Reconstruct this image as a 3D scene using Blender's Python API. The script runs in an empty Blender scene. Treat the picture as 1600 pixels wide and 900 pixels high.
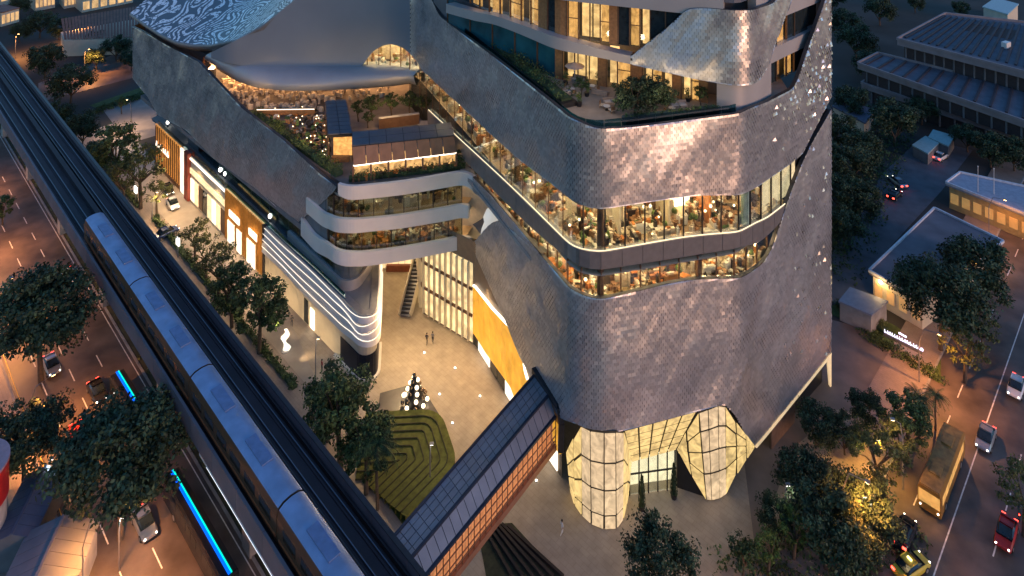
import bpy, bmesh, math, random
import numpy as np
from mathutils import Vector, Matrix, noise
R = math.radians
random.seed(7)
S = bpy.context.scene
COL = S.collection
# ------------------------------------------------------------------ camera, sky, sun, exposure
CAM_H, FPX, HOR = 86.0, 1100.0, -330.0          # eye height, focal length in photo pixels, horizon row
cd = bpy.data.cameras.new('camera'); cam = bpy.data.objects.new('camera', cd); COL.objects.link(cam)
cam.location = (0, 0, CAM_H); cam.rotation_euler = (R(90), 0, 0)
cd.sensor_width = 36; cd.lens = FPX/1600*36; cd.shift_y = -(450-HOR)/1600
cd.clip_start = 1; cd.clip_end = 4000
S.camera = cam
SUN_EL, SUN_AZ = R(6.5), R(135)                  # azimuth measured clockwise from +Y
W = bpy.data.worlds.new('World'); S.world = W; W.use_nodes = True
wn = W.node_tree.nodes; wl = W.node_tree.links
sky = wn.new('ShaderNodeTexSky'); sky.sky_type = 'NISHITA'; sky.sun_disc = False
sky.sun_elevation = SUN_EL; sky.sun_rotation = SUN_AZ; sky.air_density = 1.3; sky.ozone_density = 4.0; sky.dust_density = 0.1
tint = wn.new('ShaderNodeMix'); tint.data_type = 'RGBA'; tint.blend_type = 'MULTIPLY'; tint.inputs[0].default_value = 1; tint.inputs[7].default_value = (.88, .97, 1.12, 1)
wl.new(sky.outputs[0], tint.inputs[6]); wl.new(tint.outputs[2], wn['Background'].inputs[0]); wn['Background'].inputs[1].default_value = 0.15
sd = bpy.data.lights.new('sun', 'SUN'); sd.energy = 0.85; sd.specular_factor = .12; sd.angle = R(24); sd.color = (1.0, .50, .32)
sun = bpy.data.objects.new('sun', sd); COL.objects.link(sun)
_d = Vector((math.sin(SUN_AZ)*math.cos(SUN_EL), math.cos(SUN_AZ)*math.cos(SUN_EL), math.sin(SUN_EL)))
sun.rotation_euler = _d.to_track_quat('Z', 'Y').to_euler(); sun.location = (60, -60, 120)
S.view_settings.view_transform = 'Standard'; S.view_settings.look = 'None'
S.view_settings.exposure = 1.08
LE = .5                                          # lamp level that goes with this exposure; S.view_settings.gamma = 1.0
S.render.engine = 'CYCLES'
S.cycles.use_denoising = True
S.cycles.max_bounces = 6; S.cycles.transparent_max_bounces = 12; S.cycles.diffuse_bounces = 3
S.cycles.sample_clamp_indirect = 4.0

# ------------------------------------------------------------------ plan helpers
def P(px, py, z=0.0):
    """the point at height z seen at this photo position"""
    D = FPX*(CAM_H-z)/(py-HOR)
    return Vector(((px-800)*D/FPX, D, z))
EX, EY = .712, -.702                            # along the railway
def EN(e, n, z=0.0):
    return Vector((e*EX - n*EY, e*EY + n*EX, z))
def lerp(a, b, t): return a+(b-a)*t
# ------------------------------------------------------------------ materials
MATS = {}
def mat(name, col, rough=.6, metal=0., var=.15, scale=1.5, emit=None, es=0., island=0., bump=0., bscale=20., spec=.5, stretch=None):
    if name in MATS: return MATS[name]
    m = bpy.data.materials.new(name); m.use_nodes = True; nt = m.node_tree; N, L = nt.nodes, nt.links
    b = N['Principled BSDF']; b.inputs['Roughness'].default_value = rough; b.inputs['Metallic'].default_value = metal
    b.inputs['Specular IOR Level'].default_value = spec
    tc = N.new('ShaderNodeTexCoord'); src = tc.outputs['Object']
    if stretch:
        mp = N.new('ShaderNodeMapping'); mp.inputs['Scale'].default_value = stretch; L.new(src, mp.inputs[0]); src = mp.outputs[0]
    nz = N.new('ShaderNodeTexNoise'); nz.inputs['Scale'].default_value = scale; nz.inputs['Detail'].default_value = 6
    L.new(src, nz.inputs['Vector'])
    fac = nz.outputs['Fac']
    mx = N.new('ShaderNodeMix'); mx.data_type = 'RGBA'
    mx.inputs[6].default_value = (*[c*(1-var) for c in col], 1); mx.inputs[7].default_value = (*[min(1, c*(1+var)) for c in col], 1)
    cr = N.new('ShaderNodeMapRange'); cr.inputs[1].default_value = .3; cr.inputs[2].default_value = .7
    L.new(fac, cr.inputs[0]); L.new(cr.outputs[0], mx.inputs[0])
    out = mx.outputs[2]
    if island:
        g = N.new('ShaderNodeNewGeometry'); mr = N.new('ShaderNodeMapRange')
        mr.inputs[3].default_value = 1-island; mr.inputs[4].default_value = 1+island
        L.new(g.outputs['Random Per Island'], mr.inputs[0])
        m2 = N.new('ShaderNodeMix'); m2.data_type = 'RGBA'; m2.blend_type = 'MULTIPLY'; m2.inputs[0].default_value = 1
        L.new(out, m2.inputs[6]); L.new(mr.outputs[0], m2.inputs[7]); out = m2.outputs[2]
    L.new(out, b.inputs['Base Color'])
    if emit:
        b.inputs['Emission Color'].default_value = (*emit, 1); b.inputs['Emission Strength'].default_value = es
    if bump:
        n2 = N.new('ShaderNodeTexNoise'); n2.inputs['Scale'].default_value = bscale; n2.inputs['Detail'].default_value = 5
        L.new(src, n2.inputs['Vector'])
        bp = N.new('ShaderNodeBump'); bp.inputs['Strength'].default_value = bump; bp.inputs['Distance'].default_value = .05
        L.new(n2.outputs['Fac'], bp.inputs['Height']); L.new(bp.outputs[0], b.inputs['Normal'])
    MATS[name] = m; return m
def glass(name, tint=(.75, .85, .85), refl=.14, rough=.03):
    if name in MATS: return MATS[name]
    m = bpy.data.materials.new(name); m.use_nodes = True; nt = m.node_tree; N, L = nt.nodes, nt.links
    N.remove(N['Principled BSDF'])
    t = N.new('ShaderNodeBsdfTransparent'); t.inputs[0].default_value = (*tint, 1)
    g = N.new('ShaderNodeBsdfGlossy'); g.inputs['Roughness'].default_value = rough; g.inputs[0].default_value = (.9, .95, 1, 1)
    lw = N.new('ShaderNodeLayerWeight'); lw.inputs[0].default_value = .35
    ma = N.new('ShaderNodeMath'); ma.operation = 'MULTIPLY_ADD'; ma.inputs[1].default_value = .28; ma.inputs[2].default_value = refl
    L.new(lw.outputs['Fresnel'], ma.inputs[0])
    mx = N.new('ShaderNodeMixShader'); L.new(ma.outputs[0], mx.inputs[0]); L.new(t.outputs[0], mx.inputs[1]); L.new(g.outputs[0], mx.inputs[2])
    L.new(mx.outputs[0], N['Material Output'].inputs[0]); MATS[name] = m; return m
def lamp_mat(name, col, s, var=0, scale=2.0):
    if name in MATS: return MATS[name]
    m = bpy.data.materials.new(name); m.use_nodes = True; nt = m.node_tree; N, L = nt.nodes, nt.links
    b = N['Principled BSDF']; b.inputs['Base Color'].default_value = (*[min(.8, c*.7) for c in col], 1); b.inputs['Roughness'].default_value = .4
    s *= LE; b.inputs['Emission Color'].default_value = (*col, 1); b.inputs['Emission Strength'].default_value = s
    if var:
        tc = N.new('ShaderNodeTexCoord'); nz = N.new('ShaderNodeTexNoise'); nz.inputs['Scale'].default_value = scale; nz.inputs['Detail'].default_value = 5
        nz.inputs['Distortion'].default_value = 1.2
        L.new(tc.outputs['Object'], nz.inputs['Vector'])
        mr = N.new('ShaderNodeMapRange'); mr.inputs[1].default_value = .3; mr.inputs[2].default_value = .7
        mr.inputs[3].default_value = s*(1-var); mr.inputs[4].default_value = s*(1+var)
        L.new(nz.outputs['Fac'], mr.inputs[0]); L.new(mr.outputs[0], b.inputs['Emission Strength'])
    MATS[name] = m; return m

ALU = mat('aluminium_shingle', (.43, .43, .445), .35, .64, .10, .15, island=.12)
GLINT = mat('glint_shingle', (.60, .57, .57), .25, .7, .1, .15, island=.3)  # paler copy of the shingle, glints put into its colour
ALU_BACK = mat('aluminium_backing', (.06, .06, .065), .5, .5, .1)
SMOOTH = mat('satin_cladding', (.47, .46, .46), .42, .35, .06, .3)
WHITE_BAND = mat('white_cladding', (.74, .70, .65), .45, .1, .07, .3)
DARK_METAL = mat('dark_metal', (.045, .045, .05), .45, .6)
BRONZE = mat('bronze_metal', (.17, .10, .065), .45, .5, .12)
GREY_METAL = mat('grey_metal', (.28, .28, .29), .45, .5, .1)
WHITE_METAL = mat('white_metal', (.72, .70, .66), .4, .1, .05)
CONC = mat('concrete', (.30, .29, .28), .85, 0, .18, .8, bump=.2)
CONC_DARK = mat('dark_concrete', (.15, .15, .16), .85, 0, .2, .5, bump=.2)
CREAM = mat('cream_stone', (.62, .55, .42), .6, 0, .07, .8)
WOOD = mat('warm_wood', (.30, .15, .06), .5, 0, .25, 3)
BLACK = mat('black_paint', (.02, .02, .022), .4)
RUBBER = mat('rubber', (.02, .02, .02), .8)
CLEAR = glass('clear_glass', (.86, .9, .88), .04)
DIM = glass('tinted_glass', (.55, .62, .62), .10)
TEAL = glass('teal_glass', (.30, .55, .58), .16)
DARKGLASS = mat('dark_glass', (.02, .03, .035), .08, 0, .3, spec=.8)
ASPH = mat('asphalt', (.055, .052, .05), .62, 0, .3, .35, bump=.25, bscale=6, spec=.5)
PAVE_MAT = None
FOL = [mat('leaf_dark', (.035, .062, .03), .6, 0, .6, .35, island=.65, spec=.3),
       mat('leaf_mid', (.055, .092, .030), .6, 0, .6, .35, island=.65, spec=.3),
       mat('leaf_olive', (.085, .10, .03), .6, 0, .45, .5, island=.5, spec=.3),
       mat('leaf_bright', (.09, .14, .03), .6, 0, .4, .5, island=.5, spec=.3)]
BARK = mat('bark', (.09, .065, .045), .9, 0, .3, 4, bump=.4)
PAINT_W = mat('road_paint_white', (.72, .70, .66), .6, 0, .25, 2)
PAINT_Y = mat('road_paint_yellow', (.65, .42, .08), .6, 0, .25, 2)
L_WARM = lamp_mat('lamp_warm', (1, .72, .38), 14)
L_WARM_HI = lamp_mat('lamp_warm_bright', (1, .74, .42), 30)
L_WHITE = lamp_mat('lamp_white', (1, .93, .80), 9)
L_SODIUM = lamp_mat('lamp_sodium', (1, .48, .14), 30)
L_RED = lamp_mat('lamp_red', (1, .05, .03), 9)
TRAIL_CYAN = lamp_mat('trail_cyan', (.0, .85, .55), 1.2)  # glow of the light trails on the left road
TRAIL_BLUE = lamp_mat('trail_blue', (.0, .13, 1.0), 1.3)
L_LED = lamp_mat('led_line', (1, .86, .66), 3.2)

# ------------------------------------------------------------------ mesh builder and object helpers
def wloc(o):
    v = Vector((0, 0, 0))
    while o: v += o.location; o = o.parent
    return v
class MB:
    def __init__(s): s.v = []; s.f = []; s.mi = []; s.m = 0
    def add(s, vs, fs):
        k = len(s.v); s.v += [tuple(p) for p in vs]; s.f += [tuple(i+k for i in f) for f in fs]; s.mi += [s.m]*len(fs); return s
    def quad(s, a, b, c, d): return s.add([a, b, c, d], [(0, 1, 2, 3)])
    def box(s, c, d, rz=0, ax=None):
        x, y, z = d[0]/2, d[1]/2, d[2]/2
        vs = [Vector(p) for p in ((-x,-y,-z),(x,-y,-z),(x,y,-z),(-x,y,-z),(-x,-y,z),(x,-y,z),(x,y,z),(-x,y,z))]
        M = ax if ax else Matrix.Rotation(rz, 3, 'Z')
        c = Vector(c)
        return s.add([M@v+c for v in vs], [(3,2,1,0),(4,5,6,7),(0,1,5,4),(1,2,6,5),(2,3,7,6),(3,0,4,7)])
    def bar(s, a, b, w, h=None):
        """box from a to b, width w, height h"""
        a, b = Vector(a), Vector(b); d = b-a; L = d.length
        if L < 1e-6: return s
        x = d/L; up = Vector((0,0,1)) if abs(x.z) < .95 else Vector((0,1,0))
        y = up.cross(x).normalized(); z = x.cross(y)
        return s.box((a+b)/2, (L, w, h or w), ax=Matrix((x, y, z)).transposed())
    def prism(s, poly, z0, z1):
        n = len(poly); A = sum(poly[i][0]*poly[(i+1)%n][1]-poly[(i+1)%n][0]*poly[i][1] for i in range(n))
        p = list(poly) if A > 0 else list(poly)[::-1]
        vs = [(q[0], q[1], z0) for q in p]+[(q[0], q[1], z1) for q in p]
        return s.add(vs, [tuple(range(n-1, -1, -1)), tuple(range(n, 2*n))]+[(i, (i+1)%n, n+(i+1)%n, n+i) for i in range(n)])
    def tube(s, pts, r, n=6, r2=None):
        pts = [Vector(p) for p in pts]; k = len(pts); vs = []; fs = []
        for i, p in enumerate(pts):
            d = (pts[min(i+1, k-1)]-pts[max(i-1, 0)]).normalized()
            u = d.orthogonal().normalized() if abs(d.z) < .9 else Vector((1, 0, 0)); w = d.cross(u).normalized(); u = w.cross(d)
            rr = r if r2 is None else lerp(r, r2, i/(k-1))
            vs += [p+(u*math.cos(2*math.pi*j/n)+w*math.sin(2*math.pi*j/n))*rr for j in range(n)]
        for i in range(k-1):
            fs += [(i*n+j, i*n+(j+1)%n, (i+1)*n+(j+1)%n, (i+1)*n+j) for j in range(n)]
        fs += [tuple(range(n-1, -1, -1)), tuple(range((k-1)*n, k*n))]
        return s.add(vs, fs)
    def lathe(s, prof, c=(0,0,0), n=16):
        k = len(prof); vs = []; fs = []
        for r, z in prof: vs += [(c[0]+r*math.cos(2*math.pi*j/n), c[1]+r*math.sin(2*math.pi*j/n), c[2]+z) for j in range(n)]
        for i in range(k-1): fs += [(i*n+j, i*n+(j+1)%n, (i+1)*n+(j+1)%n, (i+1)*n+j) for j in range(n)]
        fs += [tuple(range(n-1, -1, -1)), tuple(range((k-1)*n, k*n))]
        return s.add(vs, fs)
    def ball(s, c, r, n=8, m=6, sz=1.):
        vs = [(c[0], c[1], c[2]-r*sz)]; fs = []
        for i in range(1, m):
            t = math.pi*i/m
            vs += [(c[0]+r*math.sin(t)*math.cos(2*math.pi*j/n), c[1]+r*math.sin(t)*math.sin(2*math.pi*j/n), c[2]-r*sz*math.cos(t)) for j in range(n)]
        vs.append((c[0], c[1], c[2]+r*sz)); e = len(vs)-1
        fs += [(0, 1+(j+1)%n, 1+j) for j in range(n)]
        for i in range(m-2): fs += [(1+i*n+j, 1+i*n+(j+1)%n, 1+(i+1)*n+(j+1)%n, 1+(i+1)*n+j) for j in range(n)]
        fs += [(e, 1+(m-2)*n+j, 1+(m-2)*n+(j+1)%n) for j in range(n)]
        return s.add(vs, fs)
    def loft(s, A, B):
        n = len(A); return s.add(list(A)+list(B), [(i, i+1, n+i+1, n+i) for i in range(n-1)])
    def rows(s, rows):
        n = len(rows[0]); vs = [p for r in rows for p in r]
        return s.add(vs, [(i*n+j, i*n+j+1, (i+1)*n+j+1, (i+1)*n+j) for i in range(len(rows)-1) for j in range(n-1)])
    def mesh(s, name, mats, off=Vector((0,0,0)), smooth=False):
        me = bpy.data.meshes.new(name)
        me.from_pydata([(p[0]-off.x, p[1]-off.y, p[2]-off.z) for p in s.v], [], s.f)
        for m in (mats if isinstance(mats, (list, tuple)) else [mats]): me.materials.append(m)
        if isinstance(mats, (list, tuple)): me.polygons.foreach_set('material_index', s.mi)
        if smooth: me.polygons.foreach_set('use_smooth', [True]*len(me.polygons))
        me.update(); return me
    def build(s, name, mats, parent=None, world=True, smooth=False, kind=None, label=None):
        off = wloc(parent) if (parent and world) else Vector((0,0,0))
        o = bpy.data.objects.new(name, s.mesh(name, mats, off, smooth)); COL.objects.link(o)
        if parent: o.parent = parent
        if kind: o['kind'] = kind
        if label: o['label'] = label
        return o
def tag(o, label, cat, group=None):
    o['label'] = label; o['category'] = cat
    if group: o['group'] = group
    return o
def thing(name, label, cat, loc=(0,0,0), rz=0, group=None):
    o = bpy.data.objects.new(name, None); COL.objects.link(o); o.location = loc; o.rotation_euler = (0, 0, rz)
    o.empty_display_size = .5
    return tag(o, label, cat, group)
def share(name, me, parent, loc=(0,0,0), rz=0, mats=None):
    o = bpy.data.objects.new(name, me); COL.objects.link(o); o.parent = parent; o.location = loc; o.rotation_euler = (0, 0, rz); return o
def struct(o): o['kind'] = 'structure'; return o
_kids = {}
def copy_tree(o, parent=None):
    c = o.copy(); COL.objects.link(c); c.parent = parent
    for ch in o.children: copy_tree(ch, c)
    return c
def place(proto, loc, rz, label, group=None, scale=1., used=set()):
    """first use moves the prototype itself, later uses copy it with all its parts"""
    if proto.name in used: o = copy_tree(proto)
    else: o = proto; used.add(proto.name)
    o.location = loc; o.rotation_euler = (0, 0, rz); o.scale = (scale,)*3 if not isinstance(scale, tuple) else scale
    o['label'] = label
    if group: o['group'] = group
    return o
# ------------------------------------------------------------------ plan paths; outward is to the right of travel
class Path:
    def __init__(s, ctrl, rads=None, step=.5):
        s.c = [Vector((p[0], p[1])) for p in ctrl]; n = len(s.c); s.r = list(rads) if rads else [0]*n; s.step = step
        pts = [s.c[0]]
        for i in range(1, n-1):
            a, b, c = s.c[i-1], s.c[i], s.c[i+1]; u = (a-b).normalized(); w = (c-b).normalized(); r = s.r[i]
            ang = math.acos(max(-1, min(1, u.dot(w)))); half = ang/2
            if r < 1e-3 or abs(math.pi-ang) < .01: pts.append(b); continue
            tl = min(r/math.tan(half), .48*(a-b).length, .48*(c-b).length); r = tl*math.tan(half)
            cen = b+(u+w).normalized()*(r/math.sin(half)); p0 = b+u*tl; p1 = b+w*tl
            a0 = math.atan2(*(p0-cen).yx); a1 = math.atan2(*(p1-cen).yx); da = (a1-a0+math.pi) % (2*math.pi)-math.pi
            k = max(3, int(abs(da)*max(r, .8)/.35))
            pts += [cen+Vector((math.cos(a0+da*j/k), math.sin(a0+da*j/k)))*r for j in range(k+1)]
        pts.append(s.c[-1])
        q = np.array([tuple(p) for p in pts]); d = np.r_[0, np.cumsum(np.hypot(*np.diff(q, axis=0).T))]
        keep = np.r_[True, np.diff(d) > 1e-6]; q, d = q[keep], d[keep]
        m = max(2, int(d[-1]/step)+1); t = np.linspace(0, d[-1], m)
        s.s = t; s.L = d[-1]; s.p = np.c_[np.interp(t, d, q[:, 0]), np.interp(t, d, q[:, 1])]
        g = np.gradient(s.p, axis=0); g /= np.hypot(g[:, 0], g[:, 1])[:, None]; s.n = np.c_[g[:, 1], -g[:, 0]]
        s.px = 800+FPX*s.p[:, 0]/s.p[:, 1]
    def inset(s, d, scale_r=True):
        n = len(s.c); out = []; rr = []
        for i in range(n):
            d0 = (s.c[i]-s.c[i-1]).normalized() if i else (s.c[1]-s.c[0]).normalized()
            d1 = (s.c[i+1]-s.c[i]).normalized() if i < n-1 else d0
            l0 = Vector((-d0.y, d0.x)); l1 = Vector((-d1.y, d1.x)); b = (l0+l1).normalized()
            out.append(s.c[i]+b*d/max(.3, b.dot(l0)))
            cross = d0.x*d1.y-d0.y*d1.x
            rr.append(max(.2, s.r[i]-d*(1 if cross > 0 else -1)) if s.r[i] else 0)
        return Path(out, rr, s.step)
    def at(s, t, out=0., z=0.):
        x = np.interp(t, s.s, s.p[:, 0]); y = np.interp(t, s.s, s.p[:, 1]); a = np.interp(t, s.s, s.n[:, 0]); b = np.interp(t, s.s, s.n[:, 1])
        return Vector((x+a*out, y+b*out, z))
    def nor(s, t): return Vector((np.interp(t, s.s, s.n[:, 0]), np.interp(t, s.s, s.n[:, 1]), 0)).normalized()
    def sp(s, px, after=-1.):
        for i in range(len(s.s)-1):
            if s.s[i+1] < after: continue
            a, b = s.px[i], s.px[i+1]
            if (a-px)*(b-px) <= 0 and a != b: return s.s[i]+(s.s[i+1]-s.s[i])*(px-a)/(b-a)
        i = int(np.argmin(np.abs(s.px-px)+np.where(s.s < after, 1e6, 0))); return s.s[i]
    def edge(s, lst, smooth=True):
        ss, zz = [], []; last = -1
        for px, py in lst:
            t = s.sp(px, last)
            if t <= last+.05: continue
            last = t; D = np.interp(t, s.s, s.p[:, 1]); ss.append(t); zz.append(CAM_H-(py-HOR)*D/FPX)
        ss = np.array(ss); zz = np.array(zz)
        if smooth and len(ss) > 2:
            h = np.diff(ss); dl = np.diff(zz)/h; m = np.zeros(len(ss)); m[0], m[-1] = dl[0], dl[-1]
            for i in range(1, len(ss)-1):
                m[i] = 0 if dl[i-1]*dl[i] <= 0 else (h[i]+h[i-1])*1.0/((h[i]/dl[i-1]*1.0)+(h[i-1]/dl[i]))
            def f(x):
                x = min(max(x, ss[0]), ss[-1]); i = min(max(int(np.searchsorted(ss, x))-1, 0), len(ss)-2)
                t = (x-ss[i])/h[i]
                return float((2*t**3-3*t*t+1)*zz[i]+(t**3-2*t*t+t)*h[i]*m[i]+(-2*t**3+3*t*t)*zz[i+1]+(t**3-t*t)*h[i]*m[i+1])
        else:
            def f(x): return float(np.interp(x, ss, zz))
        f.s0, f.s1 = ss[0], ss[-1]
        return f
    def samples(s, s0, s1, step=None):
        if step is None:
            k = [t for t in s.s if s0 < t < s1]; return [s0]+k+[s1]
        n = max(1, round((s1-s0)/step)); return [s0+(s1-s0)*i/n for i in range(n+1)]
def const(z): return lambda t: z
def strip(mb, path, s0, s1, zb, zt, out=0., out_top=None, step=None):
    t = path.samples(s0, s1, step); ot = out if out_top is None else out_top
    mb.loft([path.at(x, out, zb(x)) for x in t], [path.at(x, ot, zt(x)) for x in t]); return mb
def slab_band(mb, path, s0, s1, zb, zt, out, depth, step=None):
    """closed band: outer face, top, bottom, inner face"""
    t = path.samples(s0, s1, step)
    a = [path.at(x, out, zb(x)) for x in t]; b = [path.at(x, out, zt(x)) for x in t]
    c = [path.at(x, out-depth, zt(x)) for x in t]; d = [path.at(x, out-depth, zb(x)) for x in t]
    for p, q in ((a, b), (b, c), (c, d), (d, a)): mb.loft(p, q)
    mb.quad(a[0], b[0], c[0], d[0]); mb.quad(a[-1], d[-1], c[-1], b[-1]); return mb
# ------------------------------------------------------------------ THE MALL
mall = thing('shopping_mall', 'large shopping mall clad in shimmering metal shingles with glowing glass floors', 'shopping mall', (10, 100, 0))
def shingles(mb, path, s0, s1, zb, zt, tw=.54, th=.40, amp=.16, seed=0., out=.02, streak=(.22, .5), glit=None):
    t = np.arange(s0, s1, tw/2); z0 = min(zb(x) for x in t); z1 = max(zt(x) for x in t)
    rnd = random.Random(int(seed*10)+3)
    for k in range(int((z1-z0)/th)+1):
        z = z0+(k+.5)*th; x = s0+tw*(.5 if k % 2 else 1.)
        while x < s1-tw*.3:
            if zb(x)-th*.5 < z < zt(x)+th*.5:
                c = path.at(x, out, z); n = path.nor(x); tg = Vector((-n.y, n.x, 0))
                q = noise.noise(Vector((x*streak[0]-z*.16, z*streak[1]*.3, seed)))+.6*noise.noise(Vector((x*.9-z*.55, z*.25, seed+9)))
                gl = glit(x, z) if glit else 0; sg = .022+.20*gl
                hot = gl and rnd.random() < gl*.42; a = (.42+rnd.gauss(0, .10)) if hot else amp*q+rnd.gauss(0, .024)+.15; b = amp*.8*noise.noise(Vector((x*.3, z*.4, seed+5)))+rnd.gauss(0, .22 if hot else .035)  # hot tiles tip upward, so the glints are put into their shape
                hw, hh = tw*.475, th*.55; o = .08
                pt = []
                for dx, dz in ((-1, -1), (1, -1), (1, 1), (-1, 1)):
                    off = o+b*dx*hw-a*dz*hh; xx = x+dx*hw
                    v = c+tg*(dx*hw)+n*max(.012, off); v.z = min(max(z+dz*hh, zb(xx)), zt(xx)); pt.append(v)
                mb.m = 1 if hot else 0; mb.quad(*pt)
            x += tw
def facade(name, path, s0, s1, zb, zt, seed, amp=.16, cap=1.3, tw=.54, th=.40, streak=(.22, .5), glit=None, tiles=True, skin=None):
    m = MB(); strip(m, path, s0, s1, zb, zt)
    t = path.samples(s0, s1)
    if cap:                                        # parapet top and inner face, underside lip
        A = [path.at(x, 0, zt(x)) for x in t]; B = [path.at(x, -.45, zt(x)) for x in t]; C = [path.at(x, -.45, zt(x)-cap) for x in t]
        m.loft(A, B); m.loft(B, C)
        m.loft([path.at(x, 0, zb(x)) for x in t], [path.at(x, -1.2, zb(x)) for x in t])
    b = m.build(name, skin or ALU_BACK, mall)
    if not tiles: return b
    q = MB(); shingles(q, path, s0, s1, zb, zt, seed=seed, amp=amp, tw=tw, th=th, streak=streak, glit=glit)
    q.build('shingle', [ALU, GLINT], b, kind='stuff')
    return b
A0, TIP, R1, R2 = (-6.9, 111.5), (7.9, 81.3), (27.8, 86.0), (46, 101.5)
G = Path([(-40, 121), (-26, 106.2), A0, TIP, R1, R2, (51, 122)], [0, 4.5, 2.2, 4.2, 5, .8, 0])
RB = Path([(-63, 143), (-56, 138.5), (-20, 138), TIP, R1, R2, (51, 122)], [0, 8, 9, 4.2, 5, .8, 0])
# lower body
f1b = G.edge([(738, 384), (745, 400), (790, 500), (820, 570), (870, 645), (909, 664), (930, 670), (970, 672), (1050, 652), (1128, 631), (1140, 640), (1178, 696), (1240, 621), (1297, 550)])
f1t = G.edge([(738, 380), (783, 347), (820, 376), (845, 398), (900, 455), (940, 466), (1060, 440), (1190, 412), (1200, 398), (1228, 320), (1255, 250), (1297, 172)])
_s1 = G.sp(1215, 70)
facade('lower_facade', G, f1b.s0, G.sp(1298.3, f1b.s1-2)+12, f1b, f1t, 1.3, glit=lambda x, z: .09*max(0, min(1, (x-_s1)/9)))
pt = G.edge([(528, 287), (545, 291), (560, 291), (640, 282), (720, 269), (735, 273), (770, 308), (800, 343), (820, 367), (846, 397.6)])
pb = G.edge([(528, 304), (545, 312), (570, 311), (640, 303), (722, 290), (737, 297), (750, 307), (783, 345.3), (800, 357.5), (820, 374.6), (845, 397.2)])
def smooth_band(name, path, zb, zt, s0=None, s1=None, out=0., depth=.5, m=WHITE_BAND):
    q = MB(); slab_band(q, path, zb.s0 if s0 is None else s0, zb.s1 if s1 is None else s1, zb, zt, out, depth); return q.build(name, m, mall, smooth=False)
sA = G.sp(733)
smooth_band('white_band', G, pb, pt, pb.s0, sA+1.)
q_ = facade('parapet', G, sA+1., pb.s1, pb, pt, 4.)
# ribbon
f2b = RB.edge([(330, 91), (360, 99), (400, 108), (480, 114), (550, 116.5), (562, 107), (585, 79), (600, 71), (612, 69.5), (625, 73), (640, 83), (660, 108), (715, 160), (810, 247), (900, 314), (920, 323), (940, 325.5), (1060, 308), (1190, 286), (1222, 264), (1250, 242), (1270, 205), (1297, 152)])
f2t = RB.edge([(330, 82), (370, 62), (410, 40), (450, 8), (480, -14), (560, -30), (640, -30), (670, -8), (690, 27), (780, 95), (870, 166), (900, 187), (935, 200), (1000, 197), (1165, 172), (1200, 158), (1235, 140), (1265, 66), (1297, -25)])
sC = RB.sp(618)
_sx = [RB.sp(x_, 70) for x_ in (1205, 1262, 1290)]
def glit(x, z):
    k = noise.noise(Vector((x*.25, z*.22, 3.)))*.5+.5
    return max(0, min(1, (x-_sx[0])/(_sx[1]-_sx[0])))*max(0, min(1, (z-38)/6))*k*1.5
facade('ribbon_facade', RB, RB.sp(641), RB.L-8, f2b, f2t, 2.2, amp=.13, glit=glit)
REAR = mat('blue_grey_cladding', (.24, .29, .36), .45, .45, .06, .12)
rf_ = facade('rear_facade', RB, f2b.s0, RB.sp(641)+.01, f2b, f2t, 3.1, tiles=False, skin=REAR)
# groove between lower body and ribbon on the right
gv = MB(); gi = G.inset(.7); strip(gv, gi, gi.sp(1242), gi.L-10, const(24), const(44)); gv.build('groove_shade_lining', DARK_METAL, mall)  # dark strip set in to put the groove's shade into colour
# slab between the two glazed floors
sl_t = RB.edge([(668, 172), (715, 216), (810, 305), (900, 388), (920, 393), (945, 394), (1060, 374), (1180, 351), (1205, 338), (1232, 317)])
sl_b = RB.edge([(668, 196), (715, 240), (780, 307), (840, 365), (900, 413), (920, 420), (945, 421), (1060, 403), (1150, 388), (1190, 376), (1212, 356), (1226, 338)])
sm = MB(); slab_band(sm, RB, sl_t.s0, sl_b.s1, sl_b, sl_t, -.12, .6); sm.build('floor_slab', GREY_METAL, mall)
def panels(name, path, s0, s1, zb, zt, w, out, th, m, gap=.04, parent=None, zgap=0.):
    n = max(1, round((s1-s0)/w)); res = []
    for i in range(n):
        a = s0+(s1-s0)*i/n+gap; b = s0+(s1-s0)*(i+1)/n-gap
        q = MB(); slab_band(q, path, a, b, lambda x: zb(x)+zgap, lambda x: zt(x)-zgap, out, th, step=max(.6, (b-a)/2) if path.step < 9 else None)
        res.append(q.build(name, m, parent or mall))
    return res
q = MB(); t_ = RB.samples(sl_t.s0, sl_t.s1, 1.)
for i in range(len(t_)-1): q.bar(RB.at(t_[i], -.16, sl_t(t_[i])+.06), RB.at(t_[i+1], -.16, sl_t(t_[i+1])+.06), .10, .08)
q.build('led_strip', lamp_mat('slab_led', (1, .8, .5), 1.3), mall)
panels('spandrel_panel', RB, RB.sp(905), sl_b.s1, sl_b, sl_t, 2.6, 0, .08, mat('spandrel', (.20, .19, .19), .45, .4, .1), gap=.03, zgap=.02)
panels('spandrel_panel', RB, sl_t.s0, RB.sp(905), sl_b, sl_t, 5.2, 0, .08, MATS['spandrel'], gap=.03, zgap=.02)
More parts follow.
